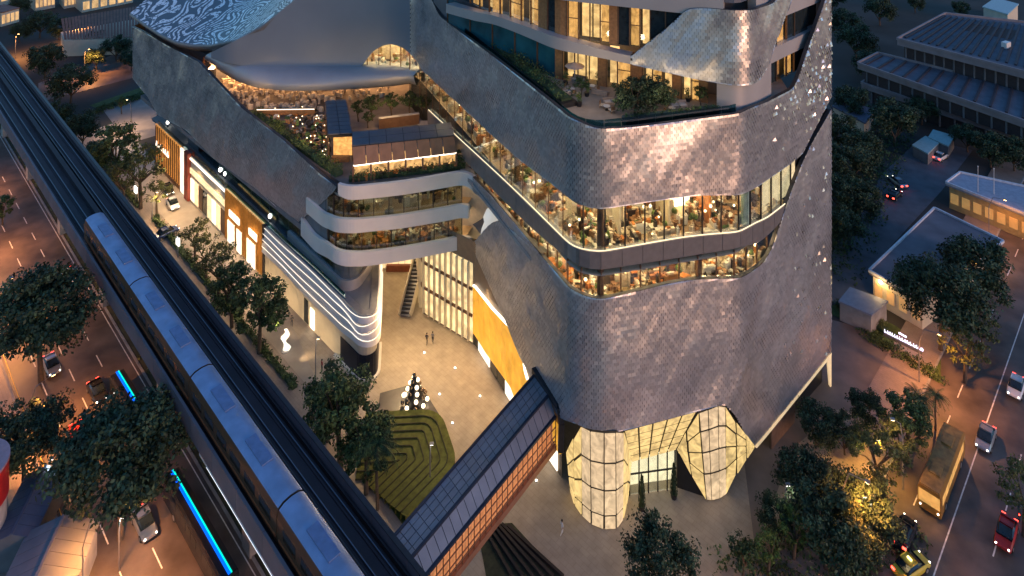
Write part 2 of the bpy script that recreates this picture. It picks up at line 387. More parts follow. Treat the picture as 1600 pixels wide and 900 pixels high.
# glazing
GI = RB.inset(.45)
def lift(f, d): 
    g = lambda x: f(x)+d
    return g
gt = GI.edge([(641, 86), (660, 106), (715, 156), (810, 243), (900, 310), (920, 319), (940, 321), (1060, 304), (1190, 282), (1222, 260), (1246, 240)])
gb = GI.edge([(641, 150), (668, 176), (715, 220), (810, 309), (900, 391), (920, 396), (945, 397), (1060, 377), (1180, 354), (1205, 341), (1234, 315)])
panels('glass_pane', GI, GI.sp(641), GI.sp(912), gb, gt, 3.6, 0, .06, CLEAR, .03)
panels('glass_pane', GI, GI.sp(912), gb.s1, gb, gt, 2.45, 0, .06, CLEAR, .03)
def mullions(path, s0, s1, zb, zt, w, m=DARK_METAL, th=.10, dep=.22, name='mullion', out=.1):
    n = max(1, round((s1-s0)/w))
    for i in range(n+1):
        x = s0+(s1-s0)*i/n; q = MB(); p0 = path.at(x, out, zb(x)); p1 = path.at(x, out, zt(x)); nn = path.nor(x)
        q.box((p0+p1)/2, (th, dep, (p1-p0).z), rz=math.atan2(nn.y, nn.x)+math.pi/2); q.build(name, m, mall)
mullions(GI, GI.sp(641), GI.sp(912), gb, gt, 3.6, BRONZE, th=.08, dep=.1)
mullions(GI, GI.sp(912), gb.s1, gb, gt, 2.45)
lt = GI.edge([(745, 272), (780, 310), (840, 368), (900, 416), (920, 423), (945, 424), (1060, 406), (1150, 391), (1190, 379), (1204, 366)])
lb = GI.edge([(745, 282), (770, 308), (800, 345), (845, 400), (900, 452), (925, 463), (945, 465), (1060, 438), (1185, 411), (1200, 398)])
panels('glass_pane', GI, lb.s0, GI.sp(905), lb, lt, 2.6, -.25, .06, CLEAR, .03)
panels('glass_pane', GI, GI.sp(905), lb.s1, lb, lt, 2.45, -.25, .06, CLEAR, .03)
mullions(GI, lb.s0, lb.s1, lb, lt, 2.5, BRONZE, out=-.15)
# ---- interiors of the glazed floors
FURN = [mat('furn_cream', (.65, .55, .42), .6, var=.3, island=.3), mat('furn_wood', (.32, .17, .08), .5, var=.3, island=.4), mat('furn_dark', (.05, .04, .035), .5, var=.3, island=.5),
        mat('furn_green', (.10, .16, .04), .7, var=.4, island=.5), mat('furn_orange', (.55, .20, .05), .6, var=.3, island=.4), mat('furn_white', (.8, .78, .72), .5, var=.1, island=.15),
        lamp_mat('pendant_glow', (1, .74, .42), 7.0)]
FLOOR_IN = mat('shop_floor', (.42, .30, .18), .35, 0, .2, .6)
WALL_IN = mat('shop_wall', (.52, .38, .22), .6, 0, .35, .35)
def interior(path, s0, s1, zf, zc, depth, seed, dens=.9, wts=(30, 26, 16, 13, 6, 14, 9), lamp=16, ins=.4, wallmat=None, backlit=True):
    rnd = random.Random(seed); inn = path.inset(depth); t = path.samples(s0, s1, 1.2)
    fl = MB(); a = [path.at(x, -ins, zf) for x in t]; b = [path.at(x, -depth, zf) for x in t]
    fl.loft(a, b); fl.build('gallery_floor', FLOOR_IN, mall)
    ce = MB(); ce.loft([path.at(x, -ins, zc) for x in t], [path.at(x, -depth, zc) for x in t]); ce.build('gallery_ceiling', CREAM, mall)
    wa = MB(); wa.loft([path.at(x, -depth, zf) for x in t], [path.at(x, -depth, zc) for x in t]); wall = wa.build('back_wall', wallmat or WALL_IN, mall)
    la = MB()
    for dd in (1.6, depth*.55, depth-1.2):
        for i in range(len(t)-1):
            if (i+int(dd*3)) % 2 == 0:
                p, q = path.at(t[i], -dd, zc-.06), path.at(t[i+1], -dd, zc-.06)
                la.bar(p, q, .35, .05)
    la.build('ceiling_lamp', lamp_mat('gallery_lamp_%d' % lamp, (1, .70, .36), lamp), mall)
    # shop fronts along the back wall
    x = s0+.6; sh = MB(); h = zc-zf
    while x < s1-2:
        w = rnd.choice((1.5, 2.2, 3., 4.)); sh.m = rnd.choices((0, 1, 2, 4, 5, 6), (25, 28, 12, 10, 18, 5 if backlit else 0))[0]
        hh = h*rnd.uniform(.45, .85); p, q = path.at(x, -depth+.3, zf+hh/2+.02), path.at(min(x+w, s1), -depth+.3, zf+hh/2+.02)
        sh.bar(p, q, .3, hh); x += w+rnd.uniform(.1, .9)
    sh.build('shop_front', FURN, mall)
    # furniture, shelving, plants and pendant lamps, too small to tell apart
    f = MB(); area = (s1-s0)*(depth-1); n = int(area*dens)
    for i in range(n):
        x = rnd.uniform(s0+.5, s1-.5); d = rnd.uniform(ins+.6, depth-.8); k = rnd.choices(range(7), wts)[0]; f.m = k
        c = path.at(x, -d, zf)
        if k == 6: f.ball((c.x, c.y, zf+rnd.uniform(.9, h-.9)), rnd.uniform(.10, .2), 6, 4); continue
        if k == 3:
            hh = rnd.uniform(.5, 1.6)
            for j in range(3): f.ball((c.x+rnd.uniform(-.3, .3), c.y+rnd.uniform(-.3, .3), zf+hh*rnd.uniform(.5, 1)), rnd.uniform(.22, .42), 6, 4)
            continue
        r = rnd.random()
        if r < .35:                               # table with stools
            f.box((c.x, c.y, zf+.72), (.95, .95, .06), rnd.random()*3); f.box((c.x, c.y, zf+.35), (.1, .1, .68))
            for j in range(4):
                an = j*1.57+.6; f.box((c.x+.75*math.cos(an), c.y+.75*math.sin(an), zf+.3), (.4, .4, .55), an)
        elif r < .7:                              # shelf unit
            w, hh = rnd.uniform(.8, 1.8), rnd.uniform(.7, 1.7); rz = math.atan2(*path.nor(x).yx)+rnd.choice((0, 1.57)); M = Matrix.Rotation(rz, 3, 'Z')
            f.box((c.x, c.y, zf+hh/2), (w, .38, hh), rz)
            f.m = rnd.choice((0, 1, 4, 5)); f.box(Vector((c.x, c.y, zf+hh+.09))+M@Vector((rnd.uniform(-.3, .3), 0, 0)), (w*.5, .3, .18), rz)
        else:
            f.box((c.x, c.y, zf+.85), (.3, .42, 1.2), rnd.random()*3); f.ball((c.x, c.y, zf+1.58), .13, 6, 4)
    f.build('furnishings', FURN, mall, kind='stuff')
interior(RB, RB.sp(620), RB.sp(1236, 80), 30.6, 36.9, 9.0, 5, 1.0, lamp=55)
interior(RB, RB.sp(748), RB.sp(1206, 60), 24.9, 29.0, 8.0, 8, 1.1, wts=(26, 26, 22, 8, 16, 10, 9), lamp=55)
q = MB(); rc_ = GI.inset(.9); slab_band(q, rc_, rc_.sp(1192), rc_.sp(1244), const(30.6), lambda x: 36.9, 0, .1, .4); q.build('lit_curtain', lamp_mat('cream_curtain', (1, .76, .44), .95, .4, 1.2), mall)
for s_, zf, zc, dp in [(RB.sp(x_), 30.6, 36.9, 9) for x_ in (690, 745, 800, 850, 985, 1065, 1130)]+[(RB.sp(x_), 24.9, 29.0, 8) for x_ in (800, 860, 1000, 1090, 1150)]:
    a_, b_ = RB.at(s_, -3.2, (zf+zc)/2), RB.at(s_+.8, -dp, (zf+zc)/2); MB().bar(a_, b_, .25, zc-zf-.05).build('partition_wall', random.choice((CREAM, WOOD, FURN[4], CREAM)), mall)
# columns behind the glass
cols = MB()
for px_, f0, f1 in ((942, 24.9, 36.9), (795, 24.9, 36.9), (1100, 24.9, 29.)):
    p = RB.at(RB.sp(px_), -1.3); c = MB(); c.lathe([(.42, f0), (.42, f1)], (p.x, p.y, 0), 12); c.build('column', BRONZE, mall)
p = RB.at(RB.sp(1176), -1.0); c = MB(); c.lathe([(.55, 30.6), (.55, 36.9)], (p.x, p.y, 0), 14); c.build('column', mat('teal_column', (.30, .42, .42), .4), mall)

# ---- upper terrace (hotel)
fl = Path([(-20, 138), TIP, R1, R2], [9, 4.2, 5, .5]); fi = fl.inset(.5)
poly = [tuple(fi.at(x)) for x in fi.samples(fi.sp(672), fi.sp(1232), 1.)]
wp_ = MB(); t_ = fi.samples(fi.sp(690), fi.sp(925), 1.)
wp_.loft([fi.at(x, -.9, 45.56) for x in t_], [fi.at(x, -2.0, 45.56) for x in t_]); wp_.build('pool', mat('pool_water', (.02, .22, .24), .06, 0, .2, spec=.8, emit=(0, .55, .60), es=.06), mall)
m = MB(); m.prism([p[:2] for p in poly]+[(40, 120), (-6, 132)], 45.0, 45.5); m.build('terrace_floor', mat('terrace_paving', (.34, .28, .22), .7, 0, .15, .8), mall)
bal = fl.inset(.9)
panels('balustrade_pane', bal, bal.sp(700), bal.sp(1150), const(45.5), const(47.0), 2.2, 0, .04, TEAL, .03)
HW = Path([(-14, 124), (-2, 107), (6, 98.5), (26, 90.5), (30, 90.2), (46, 104)], [0, 20, 8, 1.5, 2, 0])
HS = Path([(-15, 121), (-2, 103.2), (6, 95.3), (28.6, 86.9), (45, 101.6)], [0, 20, 8, 3.2, 0])
CURT = lamp_mat('lit_curtain', (1, .50, .15), .85, .6, .9); CURT2 = lamp_mat('lit_room', (1, .60, .24), 1.15, .6, .6); CURT3 = lamp_mat('dim_room', (1, .5, .2), .25, .6, .6)
def hotel_glass(path, pxs, z0, z1, kinds, inner=1.0):
    """one pane per interval: c lit curtain with folds, r lit room, d dark, w wood pier"""
    for a, b, k in zip(pxs[:-1], pxs[1:], kinds):
        s0, s1 = path.sp(a), path.sp(b)
        if k == 'w':
            q = MB(); slab_band(q, path, s0, s1, const(z0), const(z1), .15, .5, 1.); q.build('timber_pier', WOOD, mall); continue
        q = MB(); slab_band(q, path, s0+.05, s1-.05, const(z0), const(z1), 0, .05, 2.)
        pane = q.build('glass_pane', {'d': DARKGLASS, 't': mat('teal_dark_glass', (.025, .13, .17), .15, .2, .4, .3, spec=.6)}.get(k, CLEAR), mall)
        if k in 'crx':
            t = path.samples(s0+.1, s1-.1, .14 if k == 'c' else 1.)
            q = MB(); ff = [(-inner*.5+.07*math.sin(i*1.7) if k == 'c' else -inner*1.6) for i in range(len(t))]
            q.loft([path.at(x, o, z0) for x, o in zip(t, ff)], [path.at(x, o, z1) for x, o in zip(t, ff)])
            q.build('curtain' if k == 'c' else 'lit_room', CURT if k == 'c' else (CURT2 if k == 'r' else CURT3), pane)
            if k == 'c' and (z1-z0) > 4:
                q = MB(); zz = z0+(z1-z0)*.5; slab_band(q, path, s0, s1, const(zz-.05), const(zz+.05), .06, .1, 2.); q.build('transom', BRONZE, pane)
        q = MB(); p0 = path.at(s0, .05, z0); nn = path.nor(s0); q.box((p0.x, p0.y, (z0+z1)/2), (.14, .25, z1-z0), rz=math.atan2(nn.y, nn.x)+math.pi/2); q.build('mullion', BRONZE, mall)
hotel_glass(HW, [700, 735, 770, 805, 840, 868, 880, 898, 916, 934, 948, 965, 985, 1005, 1020, 1035, 1050, 1065, 1080, 1092, 1106], 45.5, 50.6,
            ['t', 't', 't', 't', 't', 'w', 'r', 'r', 'r', 'w', 'r', 'c', 'w', 'r', 'c', 'r', 'w', 'r', 'c', 'w'])
hs_b = HS.edge([(697, 20), (740, 32), (783, 42), (870, 77), (920, 87), (1003, 104), (1113, 128), (1160, 133), (1180, 129), (1195, 111), (1214, 60), (1236, 0), (1240, -10)])
hs_t = HS.edge([(697, 6), (740, 18), (783, 28), (870, 58), (940, 77), (985, 87), (1000, 76), (1040, 45), (1082, 13), (1110, 13), (1150, 16), (1180, 14), (1205, 6), (1222, -12), (1240, -20)], smooth=True)
sW = HS.sp(985)
m = MB(); slab_band(m, HS, hs_b.s0, sW, hs_b, hs_t, 0, 1.6); m.build('terrace_canopy', SMOOTH, mall)
facade('upper_facade', HS, sW, hs_b.s1, hs_b, hs_t, 6.4, amp=.22, cap=.8)
HW2 = HS.inset(1.3)
hotel_glass(HW2, [690, 700, 735, 750, 765, 782, 798, 815, 830, 842, 856, 868, 886, 904, 922, 938, 952, 966, 984, 1000, 1016, 1040, 1066, 1090], 52.0, 57.6,
            ['w', 'd', 'c', 'r', 'c', 'r', 'c', 'r', 'c', 'w', 'd', 'w', 'c', 'r', 'r', 'c', 'w', 'd', 'c', 'r', 'd', 'd', 'd'])
m = MB(); slab_band(m, HS, HS.sp(690), HS.sp(1130), const(57.4), const(60), -.2, 3.); m.build('upper_slab', SMOOTH, mall)
m = MB(); m.prism([tuple(HW2.at(x))[:2] for x in HW2.samples(HW2.sp(985), HW2.sp(1225), 1.)]+[(52, 125), (20, 125)], 59, 74); m.build('tower_body', mat('tower_blue', (.10, .12, .16), .4, .2), mall)
m = MB(); m.prism([(-14, 126), (0, 108), (8, 101), (27, 93), (31, 93), (46, 106.5), (52, 135), (0, 150)], 45.6, 64); m.build('tower_core', CONC_DARK, mall)
m = MB(); cn = HS.inset(.7); slab_band(m, cn, cn.sp(1120), cn.sp(1205), const(45.6), lambda x: hs_b(x)+.1, 0, .4); m.build('curved_pier', SMOOTH, mall, smooth=True)
# right-hand recess with windows on two floors
HR = Path([(31, 91.0), (45.2, 103.2)], [0, 0])
for z0, z1, ks in ((46.6, 49.7, 'ddxcd'), (51.6, 55.2, 'dxcdd')):
    hotel_glass(HR, [1180, 1196, 1212, 1228, 1240, 1262], z0, z1, list(ks), .6)
m = MB(); slab_band(m, HR, 0, HR.L, const(49.7), const(51.6), .6, 1.2); slab_band(m, HR, 0, HR.L, const(55.2), const(63), .6, 1.2); m.build('recess_slab', SMOOTH, mall)

# ---- rear: lip canopy over the roof restaurant, dome
lo = [P(x, y, 28.7) for x, y in ((318, 92), (345, 112), (370, 127), (400, 137), (440, 141.5), (480, 142), (520, 141), (560, 139), (620, 134), (640, 131), (652, 134))]
up = [P(x, y, 31.5) for x, y in ((322, 86), (345, 96), (370, 102), (400, 108), (440, 112), (480, 114), (520, 115.5), (560, 116), (620, 115), (638, 114.5), (646, 118))]
mid = [lerp(a, b, .5)+Vector((0, -.35, -.25)) for a, b in zip(lo, up)]
bk = [p+Vector((0, 16, 0)) for p in lo]; tp = [p+Vector((1.5, 6, .1)) for p in up]
m = MB(); m.rows([bk, lo, mid, up, tp]); m.build('canopy_lip', mat('canopy_panel', (.36, .37, .40), .5, .35, .06, .3), mall, smooth=True)
# arched window above the canopy
GA = RB.inset(.8)
at_ = GA.edge([(556, 112), (562, 104), (585, 76), (600, 68), (612, 66.5), (625, 70), (640, 80), (643, 84)]); 
panels('glass_pane', GA, GA.sp(556), GA.sp(641), const(30.8), at_, 2.2, 0, .06, CLEAR, .03)
mullions(GA, GA.sp(556), GA.sp(641), const(30.8), at_, 2.2, BRONZE)
interior(RB, RB.sp(540), RB.sp(638), 30.6, 37.5, 7, 15, .5, lamp=60)
# dome with a fingerprint pattern
FP = bpy.data.materials.new('fingerprint_roof'); FP.use_nodes = True; nt = FP.node_tree; N, L = nt.nodes, nt.links
b = N['Principled BSDF']; b.inputs['Roughness'].default_value = .45; b.inputs['Metallic'].default_value = .2
tc = N.new('ShaderNodeTexCoord'); nz = N.new('ShaderNodeTexNoise'); nz.inputs['Scale'].default_value = .085; nz.inputs['Detail'].default_value = 1.2
mp_ = N.new('ShaderNodeMapping'); mp_.inputs['Scale'].default_value = (1, .8, .9); L.new(tc.outputs['Object'], mp_.inputs[0]); L.new(mp_.outputs[0], nz.inputs['Vector'])
mm = N.new('ShaderNodeMath'); mm.operation = 'MULTIPLY'; mm.inputs[1].default_value = 30; L.new(nz.outputs['Fac'], mm.inputs[0])
fr = N.new('ShaderNodeMath'); fr.operation = 'FRACT'; L.new(mm.outputs[0], fr.inputs[0])
gt_ = N.new('ShaderNodeMath'); gt_.operation = 'GREATER_THAN'; gt_.inputs[1].default_value = .52; L.new(fr.outputs[0], gt_.inputs[0])
vn = N.new('ShaderNodeTexNoise'); vn.inputs['Scale'].default_value = 1.5; L.new(tc.outputs['Object'], vn.inputs['Vector'])
g2 = N.new('ShaderNodeMath'); g2.operation = 'GREATER_THAN'; g2.inputs[1].default_value = .44; L.new(vn.outputs['Fac'], g2.inputs[0])
mu = N.new('ShaderNodeMath'); mu.operation = 'MULTIPLY'; L.new(gt_.outputs[0], mu.inputs[0]); L.new(g2.outputs[0], mu.inputs[1])
mx = N.new('ShaderNodeMix'); mx.data_type = 'RGBA'; mx.inputs[6].default_value = (.09, .11, .13, 1); mx.inputs[7].default_value = (.84, .83, .82, 1)
L.new(mu.outputs[0], mx.inputs[0]); L.new(mx.outputs[2], b.inputs['Base Color'])
rim = [P(x, y, z) for x, y, z in ((204, 20, 34), (225, 36, 33.2), (250, 52, 32.8), (275, 64, 32.6), (300, 69, 32.6), (330, 69.5, 33.5), (370, 61, 36.4), (410, 39, 39.6), (450, 8, 43.2), (480, -16, 46), (520, -50, 49))]
rr_ = []
for i in range(7):
    k = i/6; rr_.append([p+Vector((6*k, 46*k, 9*math.sin(k*1.4))) for p in rim])
m = MB(); m.rows(rr_); m.build('dome_roof', FP, mall, smooth=True)
low = [p+Vector((.5, .6, -1.6)) for p in rim]; fwd = [p+Vector((-.1, -.5, -.4)) for p in rim]
m = MB(); m.rows([rim, fwd, low, [p+Vector((4, 10, 0)) for p in low]]); m.build('dome_rim', mat('rim_metal', (.20, .20, .21), .45, .5), mall, smooth=True)
# ---- left wing
WG = Path([(-84, 186), (-89.6, 166.2), (-24.7, 106.5)], [0, .6, 0])
wt = WG.edge([(207.5, 41), (235, 55), (260, 70), (310, 96), (345, 133), (380, 170), (440, 216), (500, 271), (528, 293)], smooth=False)
wb = WG.edge([(207.5, 121), (232, 152), (247, 179), (293, 204), (333, 246), (400, 294), (440, 330), (463, 350), (500, 320), (527, 295)], smooth=False)
facade('wing_facade', WG, WG.sp(208.2, 10), WG.sp(526, 20), wb, wt, 8.8, amp=.16, cap=2.2)
m = MB(); strip(m, WG, 0, WG.sp(208.2, 10), wb, wt); m.build('wing_end_wall', ALU_BACK, mall)
m = MB(); m.prism([(-88.5, 167), (-25, 108.3), (-8, 113), (-20, 137), (-22, 158), (-60, 172)], 23.6, 24.6); m.build('roof_terrace_floor', mat('terrace_deck', (.16, .14, .13), .7, 0, .25, .6), mall)
m = MB(); m.prism([(-87.5, 168), (-62, 147.5), (-56, 152), (-60, 172), (-78, 182)], 24.6, 29.4); m.build('upper_deck', CONC_DARK, mall)
# gap under the dome, warm windows
DG = Path([(-88, 172), (-61, 149.5)], [0, 0])
hotel_glass(DG, [218, 232, 246, 258, 270, 284, 298, 312], 28, 32.5, list('xcxdxcx'), .5)
_in = RB.inset(9.8); m = MB(); m.prism([tuple(_in.at(x))[:2] for x in _in.samples(0, _in.L-6, 3.)]+[(42, 200), (-80, 200), (-86, 180)], 14, 33); core = m.build('building_core', CONC_DARK, mall)
# ---- bands over the plaza and glazing behind them
b2t = G.edge([(478, 309), (500, 329), (520, 339), (545, 342.5), (570, 342), (640, 334), (722, 320), (731, 321)]); b2b = G.edge([(478, 332), (500, 351), (520, 361), (545, 364.5), (570, 363), (640, 355), (722, 341), (731, 342)])
b3t = G.edge([(470, 340), (490, 366), (520, 387), (545, 394), (570, 394), (640, 385), (722, 370), (733, 372)]); b3b = G.edge([(470, 368), (490, 390), (520, 409), (545, 416), (570, 416), (640, 406), (722, 391), (734, 396)])
smooth_band('white_band', G, b2b, b2t); smooth_band('white_band', G, b3b, b3t)
GB = G.inset(.8)
e1t = GB.edge([(510, 300), (545, 309), (570, 308), (640, 300), (722, 287)]); e1b = GB.edge([(492, 325), (510, 336), (545, 344), (570, 344), (640, 336), (722, 322)])
e2t = GB.edge([(492, 346), (520, 357), (545, 362), (570, 361), (640, 353), (722, 339)]); e2b = GB.edge([(480, 355), (500, 376), (520, 388), (545, 396), (570, 396), (640, 387), (722, 372)])
for tt, bb in ((e1t, e1b), (e2t, e2b)):
    panels('glass_pane', GB, max(tt.s0, bb.s0), GB.sp(722), bb, tt, 2.3, 0, .05, DIM, .03)
    mullions(GB, max(tt.s0, bb.s0), GB.sp(722), bb, tt, 2.3, out=.03)
interior(G, G.sp(500), G.sp(726), 19.6, 23.2, 6, 21, .35, wts=(35, 20, 20, 5, 3, 10, 4), lamp=11, ins=1.0, backlit=False)
interior(G, G.sp(500), G.sp(726), 14.9, 18.2, 6, 22, .8, wts=(20, 30, 10, 4, 30, 10, 5), lamp=18, ins=1.0)
m = MB(); m.prism([tuple(G.at(x, -.3))[:2] for x in G.samples(G.sp(470), G.sp(731), .8)]+[(-8, 128), (-34, 128)], 13.3, 13.7); m.build('bridge_soffit', CREAM, mall)
# void beside the bands with white sculpture stair
m = MB(); vo = G.inset(3.5)
strip(m, vo, vo.sp(720), vo.sp(850), const(13), const(24.5)); m.build('void_wall', mat('void_wall', (.5, .44, .36), .6), mall)
m = MB(); t = G.samples(sA+.3, sA+10, .8); m.loft([G.at(x, -.4, 17.5) for x in t], [G.at(x, -3.6, 17.5) for x in t]); m.build('void_floor', CONC_DARK, mall)
m = MB(); m.lathe([(1.7, 0), (1.5, 1.2), (1.1, 2.2), (1.25, 3.0), (.8, 4.0), (.3, 4.4)], G.at(sA+4.2, -1.7, 17.5), 14); m.build('white_shell', lamp_mat('lit_white_shell', (1, .93, .82), .45), mall, smooth=True)
# roof strip between band parapet and upper galleries
m = MB(); m.prism([(-8, 112.8), (2.5, 92), (4.6, 93.4), (-5.5, 115), (-14, 130), (-18, 130)], 24.2, 24.75); m.build('side_roof', CONC, mall)
# ------------------------------------------------------------------ low podium along the street
Q = Path([(-84, 163.5), (-19.3, 99.6), (-20.6, 108.7), (-23.4, 125.5)], [0, 2.9, 6, 0])
sq = Q.sp(413); sEnd = Q.L; sTop = Q.sp(545); sCyl = Q.sp(590)
m = MB(); strip(m, Q, sq, sEnd, const(0.02), const(5.3)); wall_ = m.build('cream_wall', CREAM, mall)
for i in range(8):                                # stone panels on the street wall
    a = sq+.2+i*1.95; q = MB(); slab_band(q, Q, a, a+1.9, const(.5), const(4.95), .05, .06, 2.); q.build('stone_panel', CREAM, wall_)
q = MB(); slab_band(q, Q, Q.sp(479)-.6, Q.sp(479)+.6, const(.3), const(4.0), .12, .1, 2.); q.build('door', DARKGLASS, wall_)
q = MB(); slab_band(q, Q, Q.sp(486)-.1, Q.sp(486)+1.1, const(.3), const(3.4), .12, .1, 2.); q.build('display_window', lamp_mat('shop_window', (1, .86, .62), 2.4, .3, 1.5), wall_)
q = MB(); slab_band(q, Q, Q.sp(533), sCyl+2.5, const(.35), const(3.7), .14, .1, .5); q.build('curved_window', mat('navy_glass', (.008, .014, .03), .3, 0, .3, spec=.15), mall)
q = MB(); slab_band(q, Q, Q.sp(525), sCyl+3.5, const(.05), const(.34), .5, .7, .5); q.build('base_ring', WHITE_METAL, mall)
# flowing ribbons with led lines
def wave(z, k, a=.16): return lambda x: z+a*math.sin(x*.23+k*1.1)*min(1, max(0, (x-sq)/8))+(.28*math.sin((x-sTop)*.9+k*1.4)*math.exp(-((x-sTop-5)/6)**2))
for k, z in enumerate((5.15, 6.2, 7.25, 8.3)):
    q = MB(); zb, zt = wave(z, k), wave(z+.86, k+.25); t = Q.samples(sq, sEnd-8, .5)
    A = [Q.at(x, .55-.1*k, zb(x)) for x in t]; B = [Q.at(x, .22-.07*k, zt(x)) for x in t]; C = [Q.at(x, -.5, zt(x)+.02) for x in t]; D = [Q.at(x, -.3, zb(x)-.05) for x in t]
    q.loft(A, B); q.loft(B, C); q.loft(D, A); rb_ = q.build('wavy_ribbon', WHITE_BAND, mall, smooth=True)
    q = MB(); t2 = Q.samples(sq, sEnd-9, .6)
    for i in range(len(t2)-1): q.bar(Q.at(t2[i], .50-.1*k, zt(t2[i])+.07), Q.at(t2[i+1], .50-.1*k, zt(t2[i+1])+.07), .06, .06)
    q.build('led_strip', lamp_mat('ribbon_led', (1, .88, .70), 1.5), rb_)
q = MB(); slab_band(q, Q, sq, sEnd-6, const(9.15), const(9.5), -.05, 1.0, .5); q.build('roof_edge', GREY_METAL, mall)
# podium roof and upper drum
QI = Q.inset(.3)
q = MB(); q.prism([tuple(QI.at(x))[:2] for x in QI.samples(0, QI.L, 1.)]+[(-40, 128), (-80, 170)], 9.0, 9.42); q.build('podium_roof', mat('roof_grey', (.20, .205, .21), .6, .1, .12, .5), mall)
DR = Path([(-70, 152), (-24.3, 106.0), (-22.7, 112), (-23.2, 125)], [0, 3.0, 4, 0])
s2 = DR.sp(575)
q = MB(); slab_band(q, DR, DR.sp(452), DR.L-2, const(9.4), const(11.0), .35, .5, .5); q.build('silver_drum', mat('silver_smooth', (.52, .50, .47), .32, .55, .05), mall, smooth=True)
q = MB(); strip(q, DR, 0, DR.L, const(9.4), const(13.8)); q.build('recess_wall', mat('recess_glass', (.10, .12, .13), .2, .1, .2), mall)
for i in range(16):
    a = 6+i*3.6
    if a > DR.sp(560): break
    q = MB(); slab_band(q, DR, a, a+3.4, const(9.6), const(13.5), .06, .05, 3.4); q.build('glass_pane', DIM, mall)
q = MB(); q.prism([(-86.5, 164), (-27, 108.2), (-24, 111), (-24, 126), (-42, 128), (-80, 172)], 13.7, 14.6); q.build('wing_soffit', CONC_DARK, mall)
q = MB(); q.prism([(-84, 166), (-29, 110.4), (-24.5, 127), (-60, 170)], 14.6, 23.4); q.build('wing_core', CONC_DARK, mall)
q = MB(); slab_band(q, QI, QI.sp(248), QI.sp(540), const(9.42), const(10.4), .1, .05, 3.); q.build('roof_balustrade', TEAL, mall)
for px_, py_, lb in ((262, 190, 'lit lantern on the podium roof at its far end, above the amber shop'), (300, 212, 'lit lantern on the podium roof just above the red pylon'), (309, 221, 'lit lantern on the podium roof next to the one above the red pylon'), (344, 264, 'dimmer lantern on the podium roof over the cream shop front'), (352, 270, 'bright lantern on the podium roof over the cream shop front'), (387, 296, 'lit lantern on the podium roof above the gold lattice shop'), (422, 336, 'white lantern on the podium roof under the tip of the silver wing')):
    p = P(px_, py_, 10.6); L = thing('roof_lantern', lb, 'lantern', (p.x, p.y, 9.43), 0, 'lanterns along the podium roof')
    MB().box((0, 0, .08), (.3, .3, .16)).box((0, 0, .35), (.1, .1, .5)).build('post', DARK_METAL, L, world=False)
    MB().ball((0, 0, 1.0), .34, 8, 6, 1.2).build('globe', lamp_mat('roof_globe', (1, .92, .78), 7), L, world=False, smooth=True)
# ---- shop fronts
def shop(a, b): return Q.sp(a), Q.sp(b)
SHOPGLOW = lamp_mat('shop_glow', (1, .74, .40), 1.0, .35, 1.2); GOLD = lamp_mat('gold_lattice_glow', (1, .58, .22), .62, .5, .7); AMBER = lamp_mat('amber_mesh', (1, .40, .08), .55, .6, 1.2); WHITEGLOW = lamp_mat('white_shop_glow', (1, .86, .66), 1.5, .35, 1.)
a, b = shop(243, 284)
q = MB(); slab_band(q, Q, a, b, const(.02), const(9.4), 0, .4, 3.); s1 = q.build('amber_shop_front', AMBER, mall)
n = 14
for i in range(n): 
    x = lerp(a, b, (i+.5)/n); q = MB(); p0 = Q.at(x, .1, 5.2); nn = Q.nor(x); q.box(p0, (.12, .25, 8.2), math.atan2(nn.y, nn.x)+math.pi/2); q.build('bronze_fin', BRONZE, s1)
x = lerp(a, b, .12)
for i, (w, h) in enumerate(((1.1, 1.3), (.9, 1.0), (1.2, 1.35), (.8, 1.0), (1.0, 1.2), (1.1, 1.3))):   # illegible white lettering
    q = MB(); p0 = Q.at(x, .38, 5.3); nn = Q.nor(x); q.box(p0, (w, .12, h*.42), math.atan2(nn.y, nn.x)+math.pi/2); q.box(p0+Vector((0, 0, h*.4)), (w*.4, .12, h*.6), math.atan2(nn.y, nn.x)+math.pi/2); q.build('sign_letter', WHITEGLOW, s1); x += w+.35
q = MB(); slab_band(q, Q, a, b, const(.3), const(.9), .2, .3, 3.); q.build('plinth', BRONZE, s1)
a, b = shop(283.5, 290.5); q = MB(); slab_band(q, Q, a, b, const(.3), const(9.5), .25, .3, 2.); q.build('white_sign_column', WHITEGLOW, mall)
a, b = shop(291, 297); q = MB(); slab_band(q, Q, a, b, const(.05), const(9.9), .5, 1.4, 2.); q.build('red_pylon', mat('red_panel', (.35, .06, .03), .4), mall)
a, b = shop(297.5, 352)
q = MB(); slab_band(q, Q, a, b, const(.02), const(9.4), -.1, .3, 3.); s2_ = q.build('cream_shop_front', CREAM, mall)
for z0, z1, mt in ((8.8, 9.1, L_LED), (6.0, 7.1, SHOPGLOW)):
    q = MB(); slab_band(q, Q, a, b, const(z0), const(z1), .12, .15, 3.); q.build('lit_band', mt, s2_)
n = 8
for i in range(n):
    x0 = lerp(a, b, i/n)+.15; x1 = lerp(a, b, (i+1)/n)-.15
    q = MB(); slab_band(q, Q, x0, x1, const(.5), const(5.0), .06, .1, 3.); q.build('shop_window', [WHITEGLOW, BRONZE, SHOPGLOW, SHOPGLOW, DARKGLASS][i*3 % 5], s2_)
a, b = shop(352.5, 412.5)
q = MB(); slab_band(q, Q, a, b, const(.02), const(9.6), -.1, .3, 3.); s3 = q.build('gold_shop_front', GOLD, mall)
for i in range(26):
    x = lerp(a, b, (i+.5)/26); q = MB(); nn = Q.nor(x); q.box(Q.at(x, .12, 5.), (.1, .3, 9.2), math.atan2(nn.y, nn.x)+math.pi/2); q.build('gold_fin', mat('gold_metal', (.55, .34, .12), .35, .7), s3)
